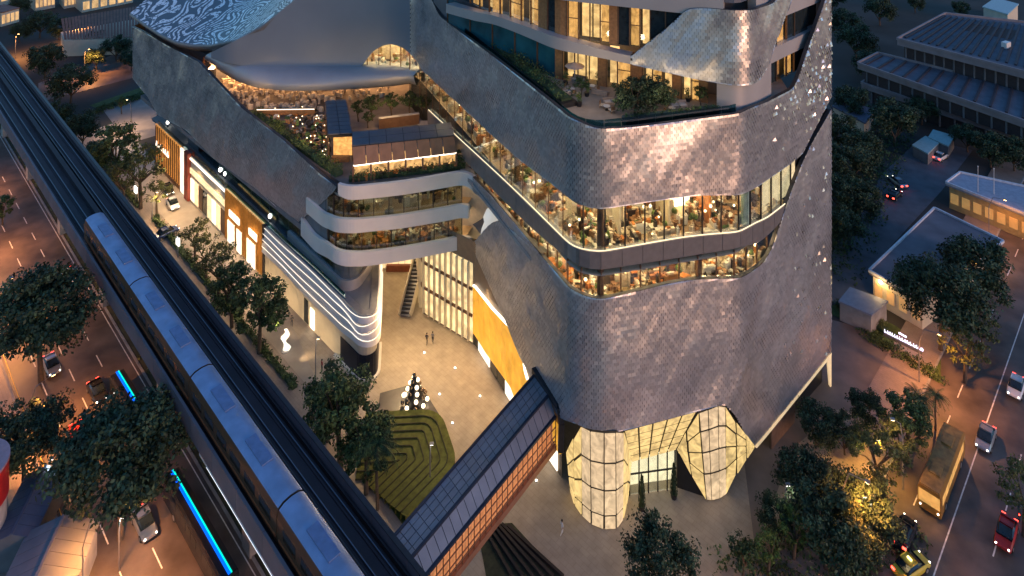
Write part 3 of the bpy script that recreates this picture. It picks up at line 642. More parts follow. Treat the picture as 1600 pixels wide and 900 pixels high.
for x0, x1, z0, z1 in ((358, 368, .4, 4.4), (372, 379, .4, 4.4), (388, 401, .4, 4.6), (360, 376, 5.4, 6.6), (391, 404, 5.6, 6.8)):
    q = MB(); slab_band(q, Q, Q.sp(x0), Q.sp(x1), const(z0), const(z1), .34, .2, 2.); q.build('display_window', WHITEGLOW, s3)
q = MB(); slab_band(q, Q, Q.sp(412.6), Q.sp(414.5), const(.05), const(9.7), .3, .6, 1.); q.build('dark_pier', DARK_METAL, mall)
# ------------------------------------------------------------------ plaza side of the mall
V = Path([(-17.2, 126), (-14.6, 115.4), (-5.6, 108.7), (.5, 97.5), (6.2, 87.8)], [0, 1.5, 1.5, 0, 0])
sY0, sY1 = V.sp(741), V.L-.2
m = MB(); strip(m, V, 0, V.L, const(.02), const(16)); pw = m.build('plaza_wall', mat('brown_panel', (.22, .16, .11), .5, .2, .12), mall)
yz1 = V.edge([(741, 446), (770, 481), (800, 513), (815, 538), (824, 590)], smooth=False); yz0 = V.edge([(741, 519), (760, 548), (800, 603), (812, 634), (824, 648)], smooth=False)
YEL = lamp_mat('yellow_backlit', (1, .47, .045), .62, .4, .5)
n = 9
for i in range(n):
    x0 = lerp(sY0, V.sp(826), i/n)+.03; x1 = lerp(sY0, V.sp(826), (i+1)/n)-.03; q = MB(); slab_band(q, V, x0, x1, yz0, yz1, .3, .25, .6); q.build('yellow_panel', YEL, pw)
q = MB(); slab_band(q, V, sY0, V.sp(826), lift(yz1, .02), lift(yz1, .22), .34, .3, .6); q.build('led_strip', L_LED, pw)
for a_, b_, mt in ((741, 748, DARKGLASS), (749, 766, WHITEGLOW), (768, 778, DARKGLASS), (779, 790, DARKGLASS), (791, 812, WHITEGLOW), (842, 852, WHITEGLOW), (853, 872, WHITEGLOW)):
    q = MB(); slab_band(q, V, V.sp(a_), V.sp(b_), const(.3), const(2.9), .2, .15, .8); q.build('shop_window', mt, pw)
q = MB(); slab_band(q, V, V.sp(850), V.sp(884), const(3.1), const(6.2), .3, .25, .8); q.build('yellow_panel', YEL, pw)
# lit glass wall with vertical fins
t0, t1 = V.sp(640), sY0-.3
q = MB(); slab_band(q, V, t0, t1, const(.3), const(12.5), .08, .1, 1.); gw = q.build('lit_glass_wall', lamp_mat('glass_wall_glow', (1, .74, .36), .9, .6, .45), mall)
for i in range(18):
    x = lerp(t0, t1, (i+.5)/18); nn = V.nor(x); q = MB(); q.box(V.at(x, .35, 6.6), (.14, .5, 12.2), math.atan2(nn.y, nn.x)+math.pi/2); q.build('stone_fin', CREAM, gw)
for z in (4.3, 8.4):
    q = MB(); slab_band(q, V, t0, t1, const(z), const(z+.4), .3, .25, 1.); q.build('cross_beam', BRONZE, gw)
# back wall of the passage
q = MB(); q.box((-20, 126.2, 6.5), (8, .4, 13)); bw = q.build('passage_wall', CREAM, mall)
for i in range(6):
    q = MB(); q.box((-23.2+i*1.15, 125.9, 2.2), (1.0, .15, 3.6)); q.build('lit_door', SHOPGLOW, bw)
q = MB(); q.box((-19.6, 125.5, .6), (5.6, .5, 1.1)); q.build('planter', mat('red_brown', (.20, .06, .03), .6), bw)
# escalator in the passage
esc = MB(); 
a, b = P(612, 478), P(655, 430, 5.5)
a, b = Vector((-17.4, 114.5, .1)), Vector((-15.8, 121.5, 5.4)); d = (b-a).normalized()
esc.bar(a+Vector((0, 0, .1)), b, 1.6, .5); E = esc.build('escalator', GREY_METAL, mall)
for k in (-.9, .9):
    o = Vector((k, 0, .7)); MB().bar(a+o-Vector((0, 0, .5)), b+o-Vector((0, 0, .5)), .12, 1.7).build('side_panel', CREAM, E); MB().bar(a+o+Vector((0, 0, .5)), b+o+Vector((0, 0, .5)), .12, .08).build('handrail', BLACK, E)
for i in range(16): MB().box(lerp(a, b, (i+.5)/16)+Vector((0, 0, .42)), (1.5, .42, .1)).build('step', DARK_METAL, E)
# ------------------------------------------------------------------ entrance of backlit stone panels
ent = MB()
ONYX = lamp_mat('onyx_panel', (1, .70, .40), .70, .42, .9); ONYX2 = lamp_mat('onyx_panel_gold', (1, .68, .25), .80, .45, .9)
for m_ in (ONYX, ONYX2): m_.node_tree.nodes['Principled BSDF'].inputs['Base Color'].default_value = (.16, .13, .09, 1)
portal = MB(); 
def gridpanels(cols, rows_t, name, mats, th=.12, gap=.17):
    """cols: list of (bottom, top) 3d pairs; rows_t: heights as fractions; one panel per cell, dark joints between"""
    for i in range(len(cols)-1):
        for j in range(len(rows_t)-1):
            a0, a1 = rows_t[j], rows_t[j+1]
            p = [lerp(cols[i][0], cols[i][1], a0), lerp(cols[i+1][0], cols[i+1][1], a0), lerp(cols[i+1][0], cols[i+1][1], a1), lerp(cols[i][0], cols[i][1], a1)]
            c = sum(p, Vector())/4; n = (p[1]-p[0]).cross(p[3]-p[0])
            if n.length < 1e-4: n = (p[2]-p[1]).cross(p[3]-p[1])
            n.normalize()
            if n.y > 0 or (abs(n.y) < .2 and n.z < 0): n = -n
            q = MB(); f = []
            for v in p:
                dv = v-c; f.append(c+dv*max(0, 1-gap/max(.1, dv.length)))
            f2 = [v+n*th for v in f]
            q.add(f+f2, [(0, 1, 2, 3), (7, 6, 5, 4), (0, 4, 5, 1), (1, 5, 6, 2), (2, 6, 7, 3), (3, 7, 4, 0)])
            mt = mats[min(i, len(mats)-1)]
            q.build(name, mt, portal_o)
def gp(px, py): return P(px, py, .05)
def at_depth(px, py, D): return Vector(((px-800)*D/FPX, D, CAM_H-(py-HOR)*D/FPX))
Lb = [gp(892, 768), gp(899, 790), gp(910, 806), gp(924, 819), gp(944, 827), gp(963, 826), gp(973, 812), gp(978, 790), gp(981, 774)]
Lt = [at_depth(885, 706, Lb[0].y), at_depth(896, 684, Lb[1].y), at_depth(909, 665, Lb[2].y), at_depth(922, 672, Lb[3].y), at_depth(944, 675, Lb[4].y), at_depth(962, 674.5, Lb[5].y), at_depth(974, 674, Lb[6].y), at_depth(981, 696, Lb[7].y), at_depth(986, 722, Lb[8].y)]
# dark frame behind the panels
q = MB(); q.loft([p+Vector((0, .12, 0)) for p in Lb], [p+Vector((0, .12, 0)) for p in Lt]); portal_o = q.build('entrance_portal', DARK_METAL, mall)
gridpanels(list(zip(Lb, Lt)), [0, .14, .40, .68, 1.0], 'onyx_panel', [ONYX2, ONYX2, ONYX, ONYX, ONYX, ONYX, ONYX2, ONYX2])
cf = [at_depth(lerp(975, 1088, k), lerp(673.5, 643, k), lerp(82.9, 84.8, k)) for k in np.linspace(0, 1, 6)]
cbk = [at_depth(lerp(986, 1056, k), lerp(722, 703, k), lerp(85.6, 86.3, k)) for k in np.linspace(0, 1, 6)]
q = MB(); q.loft([p+Vector((0, .15, .15)) for p in cf], [p+Vector((0, .15, .15)) for p in cbk]); q.build('ceiling_frame', DARK_METAL, portal_o)
gridpanels(list(zip(cbk, cf)), [0, .2, .4, .6, .8, 1.], 'onyx_panel', [ONYX2], .05, .15)
Rb = [at_depth(1060, 706, 86.3), at_depth(1080, 743, 85.7), gp(1104, 781), gp(1112, 782), gp(1124, 779), gp(1134, 772), at_depth(1151, 741, 87.3), at_depth(1166, 717, 88.6), at_depth(1178, 699, 89.9)]
Rt = [at_depth(1057, 703, 86.3), at_depth(1072, 674, 85.5), at_depth(1092, 644, 84.9), at_depth(1106, 639, 85.1), at_depth(1122, 633, 85.5), at_depth(1133, 634, 86.1), at_depth(1150, 659, 87.3), at_depth(1165, 678, 88.6), at_depth(1179, 697, 89.9)]
for i_, px_ in ((4, 1122), (5, 1135), (6, 1150), (7, 1165), (8, 1178)):
    Dg = G.at(G.sp(px_, 40)).y-.28
    for L_ in (Rb, Rt):
        p_ = L_[i_]; x_, y_ = 800+FPX*p_.x/p_.y, HOR+FPX*(CAM_H-p_.z)/p_.y
        if i_ > 5 or L_ is Rt: L_[i_] = at_depth(x_, y_, min(Dg, p_.y))
q = MB(); q.loft([p+Vector((0, .12, 0)) for p in Rb], [p+Vector((0, .12, 0)) for p in Rt]); q.build('leg_frame', DARK_METAL, portal_o)
gridpanels(list(zip(Rb, Rt)), [0, .30, .54, .78, 1.0], 'onyx_panel', [ONYX2, ONYX2, ONYX, ONYX, ONYX, ONYX2])
# doors
for px_, py_, lb in ((1003, 796, 'left of the two dark potted cypresses at the entrance doors'), (1053, 778, 'right of the two dark potted cypresses at the entrance doors')):
    t = thing('cypress', lb, 'plant', P(px_, py_, .03), 0, 'potted cypresses at the entrance'); q = MB(); rc = random.Random(px_)
    for i in range(170):
        z_ = rc.uniform(.5, 4.0); r_ = .42*(1-(z_-.5)/3.7)**.7+.04; an = rc.random()*6.28; v = Vector((r_*math.cos(an), r_*math.sin(an), z_)); w_ = Vector((-math.sin(an), math.cos(an), 0))*.11; q.add([v-w_, v+w_, v+Vector((.04*math.cos(an), .04*math.sin(an), .34))], [(0, 1, 2)])
    q.build('foliage', FOL[0], t, world=False); MB().lathe([(.32, 0), (.42, .55)], n=12).build('pot', DARK_METAL, t, world=False)
    MB().lathe([(.30, .5), (.22, 2.2), (.03, 3.9)], n=8).build('core', FOL[0], t, world=False)
dl, dr = Vector((14.3, 85.7, .05)), Vector((20.2, 86.5, .05)); DOORGLOW = lamp_mat('lobby_glow', (1, .82, .52), 1.6, .2, .8)
q = MB(); q.quad(dl+Vector((0, 1.2, 0)), dr+Vector((0, 1.2, 0)), dr+Vector((0, 1.2, 5.3)), dl+Vector((0, 1.2, 4.5))); q.build('lobby_wall', DOORGLOW, portal_o)
for i in range(5):
    a, b = lerp(dl, dr, i/5), lerp(dl, dr, (i+1)/5); h = lerp(4.3, 5.0, i/5)
    q = MB(); q.bar(lerp(a, b, .04)+Vector((0, 0, 1.25)), lerp(a, b, .96)+Vector((0, 0, 1.25)), .05, 2.4); q.build('door', CLEAR, portal_o)
    q = MB(); q.bar(lerp(a, b, .04)+Vector((0, 0, (2.6+h)/2)), lerp(a, b, .96)+Vector((0, 0, (2.6+h)/2)), .05, h-2.7); q.build('glass_pane', CLEAR, portal_o)
    MB().box(a+Vector((0, -.05, h/2)), (.14, .16, h)).build('mullion', DARK_METAL, portal_o)
MB().bar(dl+Vector((0, -.04, 2.55)), dr+Vector((0, -.04, 2.55)), .14, .14).build('transom', DARK_METAL, portal_o)
q = MB(); q.add([Vector((20.3, 86.6, .05)), gp(1103, 780)+Vector((-.1, .3, 0)), Vector((20.3, 86.6, 5.))], [(0, 1, 2)]); q.build('dark_gap_sheet', BLACK, portal_o)  # black triangle stands in for the dark void beside the doors
# lit edge along the lower right of the facade and garage opening beneath it
t = G.samples(G.sp(1180, 60), G.sp(1297, 60), .8)
q = MB(); A_ = [G.at(x, .22, f1b(x)-.38) for x in t]; B_ = [G.at(x, .22, f1b(x)+.05) for x in t]; C_ = [G.at(x, -1.5, f1b(x)-.4) for x in t]
q.loft(A_, B_); q.loft(A_, C_); q.build('lit_facade_edge', lamp_mat('edge_glow', (1, .72, .40), .62, .15, 1.), mall)
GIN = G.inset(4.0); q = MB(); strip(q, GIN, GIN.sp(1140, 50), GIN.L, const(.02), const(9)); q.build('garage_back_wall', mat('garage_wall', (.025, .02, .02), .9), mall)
GS = G.inset(1.1); q = MB(); strip(q, GS, GS.sp(1243, 45), GS.sp(1294, 50), const(.02), const(5.5)); q.build('garage_shade_sheet', BLACK, mall)  # black sheet puts the shade of the garage opening into colour
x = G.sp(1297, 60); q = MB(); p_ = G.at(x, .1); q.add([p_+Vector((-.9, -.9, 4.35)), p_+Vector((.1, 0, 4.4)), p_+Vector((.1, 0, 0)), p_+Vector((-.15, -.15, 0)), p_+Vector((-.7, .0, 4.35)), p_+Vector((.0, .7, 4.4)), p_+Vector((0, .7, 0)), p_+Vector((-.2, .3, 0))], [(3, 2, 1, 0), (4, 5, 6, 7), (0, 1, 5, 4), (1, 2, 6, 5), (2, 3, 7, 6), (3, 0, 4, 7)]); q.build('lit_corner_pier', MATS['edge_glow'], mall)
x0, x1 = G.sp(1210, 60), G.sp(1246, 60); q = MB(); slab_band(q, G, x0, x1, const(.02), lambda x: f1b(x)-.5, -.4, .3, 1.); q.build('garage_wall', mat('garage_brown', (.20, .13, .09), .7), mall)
GI5 = G.inset(2.2); q = MB(); strip(q, GI5, GI5.sp(1140, 45), GI5.sp(1212, 50), const(.02), const(6)); q.build('recess_shade_sheet', BLACK, mall)  # black sheet added for the shaded void beside the right leg
# building corner behind the right edge
q = MB(); q.box((47.5, 112, 20), (5, 18, 40)); 
# ------------------------------------------------------------------ roof-garden things
rest = thing('roof_restaurant', 'open roof restaurant glowing under the curved canopy, on the garden terrace', 'restaurant', (-45, 146, 24.6))
q = MB(); q.box((-44, 150.5, 26.7), (44, .4, 4)); q.build('back_wall', mat('restaurant_wall', (.35, .16, .08), .6, 0, .4, .4), rest)
q = MB()
for i in range(20): q.box((-62+i*2.1, 147.3, 28.3), (1.2, 5, .06))
q.build('ceiling_lamp', lamp_mat('restaurant_lamp', (1, .50, .20), 15), rest)
rnd = random.Random(4); q = MB()
for i in range(430):
    x, y = rnd.uniform(-61, -24), rnd.uniform(133, 149.8)
    if (y < 139 and x > -34) or .702*x+.712*y < 60.8: continue; q.m = rnd.choices((0, 1, 2, 4, 5, 6), (6, 26, 30, 12, 14, 16))[0]
    if q.m == 6: q.ball((x, y, 24.7+rnd.uniform(.8, 2.8)), rnd.uniform(.1, .2), 6, 4)
    else: q.box((x, y, 24.6+rnd.uniform(.3, .6)), (rnd.uniform(.25, .8), rnd.uniform(.25, .8), rnd.uniform(.5, 1.1)), rnd.random()*3)
q.build('furnishings', FURN, rest, kind='stuff')
a = P(402, 175, 25.6); b = P(492, 174, 25.6); MB().bar(a, b, .5, 1.0).build('bar_counter', WOOD, rest); MB().bar(a+Vector((0, -.3, .55)), b+Vector((0, -.3, .55)), .08, .07).build('led_strip', L_LED, rest)
def roofpanels(parent, a, b, c, d, nu, nv, m, name='roof_panel', th=.12, gap=.06):
    """a b along the width, d c above them: panels nu x nv"""
    for i in range(nu):
        for j in range(nv):
            def pt(u, v): return lerp(lerp(a, b, u), lerp(d, c, u), v)
            g1, g2 = gap/max(.1, (b-a).length), gap/max(.1, (d-a).length)
            p = [pt(i/nu+g1, j/nv+g2), pt((i+1)/nu-g1, j/nv+g2), pt((i+1)/nu-g1, (j+1)/nv-g2), pt(i/nu+g1, (j+1)/nv-g2)]
            n = (p[1]-p[0]).cross(p[3]-p[0]).normalized(); n = -n if n.z < 0 else n
            q = MB(); q.add(p+[v+n*th for v in p], [(0, 3, 2, 1), (4, 5, 6, 7), (0, 1, 5, 4), (1, 2, 6, 5), (2, 3, 7, 6), (3, 0, 4, 7)]); q.build(name, m, parent)
ROOFBLUE = mat('blue_roof_panel', (.14, .145, .165), .45, .3, .1, .6); COPPER = mat('copper_panel', (.30, .15, .09), .45, .3, .15, .8)
q = MB(); rnd = random.Random(14)
for i in range(260):
    u, v = rnd.random(), rnd.random(); p = lerp(lerp(P(395, 178, 24.6), P(505, 172, 24.6), v), lerp(P(500, 262, 24.6), P(515, 240, 24.6), v), u); q.m = rnd.choices((0, 1, 2, 3, 4, 6), (8, 22, 26, 18, 8, 12))[0]
    if .702*p.x+.712*p.y < 60.8: continue
    if q.m == 6: q.ball((p.x, p.y, 25.4+rnd.random()), .09, 6, 4)
    elif q.m == 3: q.ball((p.x, p.y, 25.1), rnd.uniform(.3, .5), 6, 4)
    else: q.box((p.x, p.y, 24.95), (rnd.uniform(.3, .9), rnd.uniform(.3, .9), .7), rnd.random()*3)
q.build('terrace_seating', FURN, rest, kind='stuff')
pv = thing('garden_pavilion', 'narrow pavilion with a ribbed blue-grey roof set end-on to the terrace edge', 'pavilion', P(530, 235, 24.6))
a, b, c, d = P(512, 211, 29.2), P(551, 209, 29.2), P(541, 156, 29.2), P(508, 158, 29.2)
roofpanels(pv, a, b, c, d, 2, 9, ROOFBLUE)
q = MB(); poly = [a, b, c, d]; q.prism([p[:2] for p in poly], 28.75, 29.15); q.build('roof_deck', DARK_METAL, pv)
for p in (a, b, lerp(a, d, .33), lerp(b, c, .33), lerp(a, d, .66), lerp(b, c, .66)):
    MB().box((p.x, p.y+.2, 26.7), (.22, .22, 4.1)).build('post', BRONZE, pv)
q = MB(); q.box(((a.x+b.x)/2, a.y+2.2, 26.6), ((b-a).x*.8, .2, 3.6)); q.build('lit_screen', lamp_mat('amber_screen', (1, .50, .14), .8, .5, 1.4), pv)
q = MB(); q.box(((a.x+b.x)/2, a.y+.6, 25.0), ((b-a).x*.7, .7, .9)); q.build('counter', WOOD, pv)
p2 = thing('glazed_pavilion', 'long pavilion with flat blue roof and copper front beside the roof-terrace edge', 'pavilion', P(630, 258, 24.6))
a, b, c, d = P(550, 229, 29.8), P(710, 212, 29.8), P(705, 192, 29.8), P(550, 207, 29.8)
roofpanels(p2, a, b, c, d, 6, 2, ROOFBLUE)
q = MB(); q.prism([p[:2] for p in (a, b, c, d)], 29.3, 29.75); q.build('roof_deck', DARK_METAL, p2)
fa, fb = P(552, 259, 27.2), P(713, 239, 27.2)
roofpanels(p2, fa, fb, b, a, 8, 1, COPPER, 'front_panel', .1)
MB().bar(fa, fb, .2, .18).build('led_strip', L_LED, p2)
for i in range(7):
    p = lerp(fa, fb, i/6); MB().box((p.x, p.y, 25.9), (.28, .28, 2.6)).build('post', COPPER, p2)
q = MB(); q.bar(Vector((a.x, a.y+1.6, 26.)), Vector((b.x, b.y+1.6, 26.)), .2, 2.8); q.build('lit_interior', lamp_mat('pavilion_glow', (1, .56, .20), .62, .8, 1.1), p2)
for i in range(14):
    p = lerp(fa, fb, (i+.5)/14); k = MB(); k.m = 0; k.box((p.x, p.y+.5, 25.05), (.8, .6, .8), rnd.random()); k.box((p.x+.3, p.y+.1, 24.95), (.3, .3, .7)); k.build('table', rnd.choice((WOOD, FURN[2], FURN[4])), p2)
for px_, py_, w in ((700, 190, 0), (688, 180, 1), (672, 176, 2)):
    pass
pw_ = thing('planter_wall', 'low curved planter wall with pale coping behind the long pavilion', 'planter', P(620, 190, 24.6))
a, b = P(592, 193, 25.6), P(655, 185, 25.6); MB().bar(a, b, .5, 1.8).build('wall', BRONZE, pw_); MB().bar(a+Vector((0, 0, .95)), b+Vector((0, 0, .95)), .7, .1).build('coping', CONC, pw_)
# ------------------------------------------------------------------ ground, roads, pavements
def flat(name, poly, z, m, kind='structure', th=None):
    q = MB()
    if th: q.prism([tuple(p)[:2] for p in poly], z-th, z)
    else:
        p = [tuple(v)[:2] for v in poly]; A = sum(p[i][0]*p[(i+1) % len(p)][1]-p[(i+1) % len(p)][0]*p[i][1] for i in range(len(p)))
        if A < 0: p = p[::-1]
        q.add([(x, y, z) for x, y in p], [tuple(range(len(p)))])
    return struct(q.build(name, m))
GROUND = mat('earth', (.045, .043, .038), .9, 0, .35, .08, bump=.3, bscale=2)
flat('ground', [(-900, -300), (900, -300), (900, 1500), (-900, 1500)], -.02, GROUND)
def band(e0, e1, n0, n1): return [EN(e0, n0), EN(e1, n0), EN(e1, n1), EN(e0, n1)]
ROAD = mat('worn_asphalt', (.11, .085, .072), .5, 0, .5, .25, bump=.2, bscale=5, stretch=(1, 1, 1))
flat('road', band(-300, 60, 21.5, 35.6), .01, ROAD)
PAVING = mat('granite_paving', (.36, .31, .255), .55, 0, .14, 1.2, bump=.1, bscale=8)
def brickpave(name, col, sc, w=.6, h=.3, mortar=.02, rough=.55):
    m = mat(name, col, rough, 0, .14, .7); nt = m.node_tree; N, L = nt.nodes, nt.links; b = N['Principled BSDF']
    src = b.inputs['Base Color'].links[0].from_socket
    tc = N.new('ShaderNodeTexCoord'); mp = N.new('ShaderNodeMapping'); mp.inputs['Rotation'].default_value = (0, 0, R(44)); L.new(tc.outputs['Object'], mp.inputs[0])
    br = N.new('ShaderNodeTexBrick'); br.inputs['Scale'].default_value = sc; br.inputs['Color1'].default_value = (1, 1, 1, 1); br.inputs['Color2'].default_value = (.93, .93, .93, 1); br.inputs['Mortar'].default_value = (.78, .76, .74, 1)
    br.inputs['Mortar Size'].default_value = mortar; br.inputs['Brick Width'].default_value = w; br.inputs['Row Height'].default_value = h
    L.new(mp.outputs[0], br.inputs['Vector']); mx = N.new('ShaderNodeMix'); mx.data_type = 'RGBA'; mx.blend_type = 'MULTIPLY'; mx.inputs[0].default_value = 1
    L.new(src, mx.inputs[6]); L.new(br.outputs[0], mx.inputs[7]); L.new(mx.outputs[2], b.inputs['Base Color']); return m
PLAZA = brickpave('plaza_granite', (.40, .33, .25), 1, 1.2, .6)
WALK = brickpave('footpath_block', (.30, .24, .20), 1, .8, .4)
flat('plaza', [P(300, 250), P(440, 470), P(540, 700), (-13, 66), (18, 62), (40, 84), (52, 104), (8, 120), (-10, 150), (-40, 150)], .03, PLAZA)
flat('footpath', band(-200, -35, 41, 51.5), .02, WALK)
flat('service_lane', band(-200, -70, 51.5, 58), .022, mat('lane_stone', (.34, .29, .24), .5, 0, .12, .5))
flat('footpath', band(-300, 60, 12, 21.3), .14, WALK, th=.13)
for n_ in (21.35, 35.7):
    struct(MB().box(EN(-120, n_, .07), (360, .3, .17), rz=math.atan2(EY, EX)).build('kerb', CONC))
flat('median', band(-300, 60, 36, 41), .10, mat('planted_soil', (.06, .06, .03), .9, 0, .4, .4), th=.1)
# lane paint
for n_, m_ in ((24.8, PAINT_W), (28.2, PAINT_W), (31.8, PAINT_W)):
    q = MB(); e = -260
    while e < 30:
        A = EN(e, n_-.07, .016); B = EN(e+3, n_-.07, .016); C = EN(e+3, n_+.07, .016); D = EN(e, n_+.07, .016); q.quad(A, B, C, D); e += 7
    struct(q.build('lane_marking', m_))
for n_, m_ in ((21.9, PAINT_Y), (35.1, PAINT_W)):
    q = MB(); q.quad(EN(-280, n_-.06, .017), EN(50, n_-.06, .017), EN(50, n_+.06, .017), EN(-280, n_+.06, .017)); struct(q.build('edge_line', m_))
# right-hand road runs along n
def band2(n0, n1, e0, e1): return [EN(e0, n0), EN(e0, n1), EN(e1, n1), EN(e1, n0)]
flat('road', band2(43.5, 400, -28.5, -9.5), .012, ROAD)
flat('footpath', band2(60, 300, -34.5, -28.8), .13, WALK, th=.12)
flat('footpath', band2(60, 300, -9.2, -3), .13, WALK, th=.12)
for e_ in (-28.65, -9.3):
    struct(MB().box(EN(e_, 220, .07), (360, .28, .17), rz=math.atan2(EX, -EY)).build('kerb', CONC))
for e_, m_, dash in ((-25, PAINT_W, 1), (-21.2, PAINT_W, 0), (-17., PAINT_W, 1), (-13, PAINT_W, 1)):
    q = MB(); n = 45
    while n < 300:
        l = 3 if dash else 10; q.quad(EN(e_-.07, n, .018), EN(e_-.07, n+l, .018), EN(e_+.07, n+l, .018), EN(e_+.07, n, .018)); n += 7 if dash else 10
    struct(q.build('lane_marking', m_))
flat('driveway', [P(1300, 500), P(1345, 512), P(1410, 560), P(1448, 600), P(1425, 640), P(1400, 665), P(1370, 650), P(1310, 640), P(1240, 700), P(1180, 860), P(1160, 700), P(1290, 560)], .04, mat('driveway_stone', (.19, .155, .13), .6, 0, .2, .4))
flat('car_park', [P(1300, 470), P(1296, 400), P(1380, 270), P(1440, 215), P(1520, 235), P(1470, 300), P(1360, 420), P(1370, 470), P(1320, 490)], .05, mat('car_park_asphalt', (.10, .105, .12), .7, 0, .25, .4))
flat('lawn', [P(1300, 478), P(1320, 470), P(1400, 510), P(1470, 560), P(1470, 600), P(1400, 558), P(1345, 512), P(1300, 492)], .07, mat('lawn_green', (.075, .11, .025), .9, 0, .35, 1.2, bump=.5, bscale=12))
flat('street', [P(158, 168), P(240, 150), P(250, 210), P(200, 225)], .03, mat('side_street', (.22, .19, .17), .6, 0, .2, .3))
flat('street', [P(60, 130), P(205, 75), P(215, 120), P(60, 160)], .02, ROAD)
flat('lawn', [P(140, 165), P(225, 135), P(232, 150), P(158, 172)], .06, MATS['lawn_green'])
# ------------------------------------------------------------------ elevated railway
ang = math.atan2(EY, EX)
vd = thing('railway_viaduct', 'elevated railway viaduct with two dark tracks crossing beside the mall', 'viaduct', EN(-80, 36.5, 0))
DECK = mat('viaduct_deck', (.018, .018, .026), .7, 0, .3, .3, bump=.3, bscale=3); PARA = mat('viaduct_concrete', (.12, .125, .15), .7, 0, .15, .4)
def lbox(q, e0, e1, n0, n1, z0, z1): q.prism([EN(e0, n0)[:2], EN(e1, n0)[:2], EN(e1, n1)[:2], EN(e0, n1)[:2]], z0, z1); return q
q = MB(); lbox(q, -330, 40, 32.3, 40.8, 10.3, 11.6); q.build('deck', DECK, vd)
for n0, n1 in ((32.0, 32.3), (40.6, 40.9)):
    q = MB(); e = -330
    while e < 40: lbox(q, e+.03, e+5.97, n0, n1, 10.6, 13.0); e += 6
    q.build('parapet', PARA, vd)
q = MB(); lbox(q, -330, 40, 40.5, 41.0, 13.0, 13.1); q.build('coping', DARK_METAL, vd)
q = MB(); lbox(q, -330, 40, 36.2, 37.0, 11.6, 12.5); q.build('centre_walkway', DECK, vd)
STEEL = mat('rail_steel', (.16, .17, .2), .4, .8, .1)
for n_ in (33.55, 35.05, 38.15, 39.65):
    q = MB(); lbox(q, -330, 40, n_-.05, n_+.05, 11.7, 11.95); q.build('rail', STEEL, vd)
    q = MB(); lbox(q, -330, 40, n_-.3, n_+.3, 11.6, 11.72); q.build('plinth', DECK, vd)
for n_ in (37.5, 40.2):
    q = MB(); lbox(q, -330, 40, n_-.08, n_+.08, 11.6, 12.2); q.build('cable_tray', DARK_METAL, vd)
for e in range(-320, 40, 27):
    q = MB(); lbox(q, e-1, e+1, 35.4, 37.6, 0, 9.2); lbox(q, e-1.2, e+1.2, 33.2, 39.8, 9.2, 10.3); q.build('pier', CONC, vd)
tr = thing('train', 'blue-topped metro train running on the near track of the viaduct', 'train', EN(-88, 34.3, 11.95))
TBLUE = mat('train_roof', (.22, .31, .48), .4, .3, .18, .5); TSIDE = mat('train_side', (.11, .065, .04), .35, .3, .1); TWIN = mat('train_window', (.03, .025, .02), .08, spec=.8); TSTRIPE = mat('train_stripe', (.30, .10, .04), .4)
for k in range(4):
    e0 = -130.5+k*22; e1 = e0+21.85
    prof = [(-1.45, .35), (-1.5, 1.2), (-1.5, 2.9), (-1.3, 3.6), (-.8, 3.9), (0, 4.0), (.8, 3.9), (1.3, 3.6), (1.5, 2.9), (1.5, 1.2), (1.45, .35)]
    def row(e, lst, s=1.): return [EN(e, 34.3+a*s, 11.95+b) for a, b in lst]
    q = MB(); lo_, hi_ = prof[:4], prof[7:]
    q.rows([row(e0, prof), row(e1, prof)]); q.add(row(e0, prof), [tuple(range(11))]); q.add(row(e1, prof), [tuple(range(10, -1, -1))]); cb = q.build('carriage', TSIDE, tr)
    rp = [(a*1.012, b+.025) for a, b in prof[3:8]]; q = MB(); q.rows([row(e0+.05, rp), row(e1-.05, rp)]); q.build('roof', TBLUE, cb, smooth=True)
    for j in range(2):
        q = MB(); lbox(q, e0+4+j*9, e0+8+j*9, 33.7, 34.9, 15.9, 16.06); u_ = q.build('roof_unit', mat('train_unit', (.15, .22, .38), .45, .3), cb)
    for sgn in (-1, 1):
        for j in range(6):
            q = MB(); n_ = 34.3+sgn*1.51; lbox(q, e0+1.2+j*3.4, e0+3.6+j*3.4, n_-.02, n_+.02, 13.6, 14.7); q.build('window', TWIN, cb)
        q = MB(); n_ = 34.3+sgn*1.515; lbox(q, e0+.3, e1-.3, n_-.015, n_+.015, 12.75, 13.05); q.build('stripe', TSTRIPE, cb)
q = MB(); q.ball(EN(-130.7, 33.5, 13.2), .28); q.build('headlight', L_WHITE, tr); q = MB(); q.ball(EN(-130.7, 35.1, 13.2), .28); q.build('headlight', L_WHITE, tr)
# ------------------------------------------------------------------ skybridge
sb = thing('skybridge', 'covered skybridge with blue panelled roof linking viaduct and mall', 'skybridge', P(740, 800))
z = 10.6
a, b, c, d = P(619, 836, z), P(660, 881, z), P(866, 634, z), P(838, 584, z)
ax = (d-a).normalized(); a = a-ax*2; b = b-ax*2
BR = mat('bridge_roof_panel', (.25, .255, .28), .4, .3, .14, .5)
sp = lerp(b, a, .30); sp2 = lerp(c, d, .30)
roofpanels(sb, sp, a, d, sp2, 4, 22, BR, 'roof_panel', .1, .035)
for i in range(22): pass
e1 = b+Vector((.15, -.2, -1.2)); e2 = c+Vector((.15, -.2, -1.2))
roofpanels(sb, e1, sp, sp2, e2, 1, 22, BR, 'roof_panel', .08, .035)
q = MB(); q.add([sp-Vector((0,0,.12)), a-Vector((0,0,.12)), d-Vector((0,0,.12)), sp2-Vector((0,0,.12))], [(0, 1, 2, 3)]); q.add([e1-Vector((0,0,.12)), sp-Vector((0,0,.12)), sp2-Vector((0,0,.12)), e2-Vector((0,0,.12))], [(0, 1, 2, 3)]); q.build('roof_lining', DARK_METAL, sb)
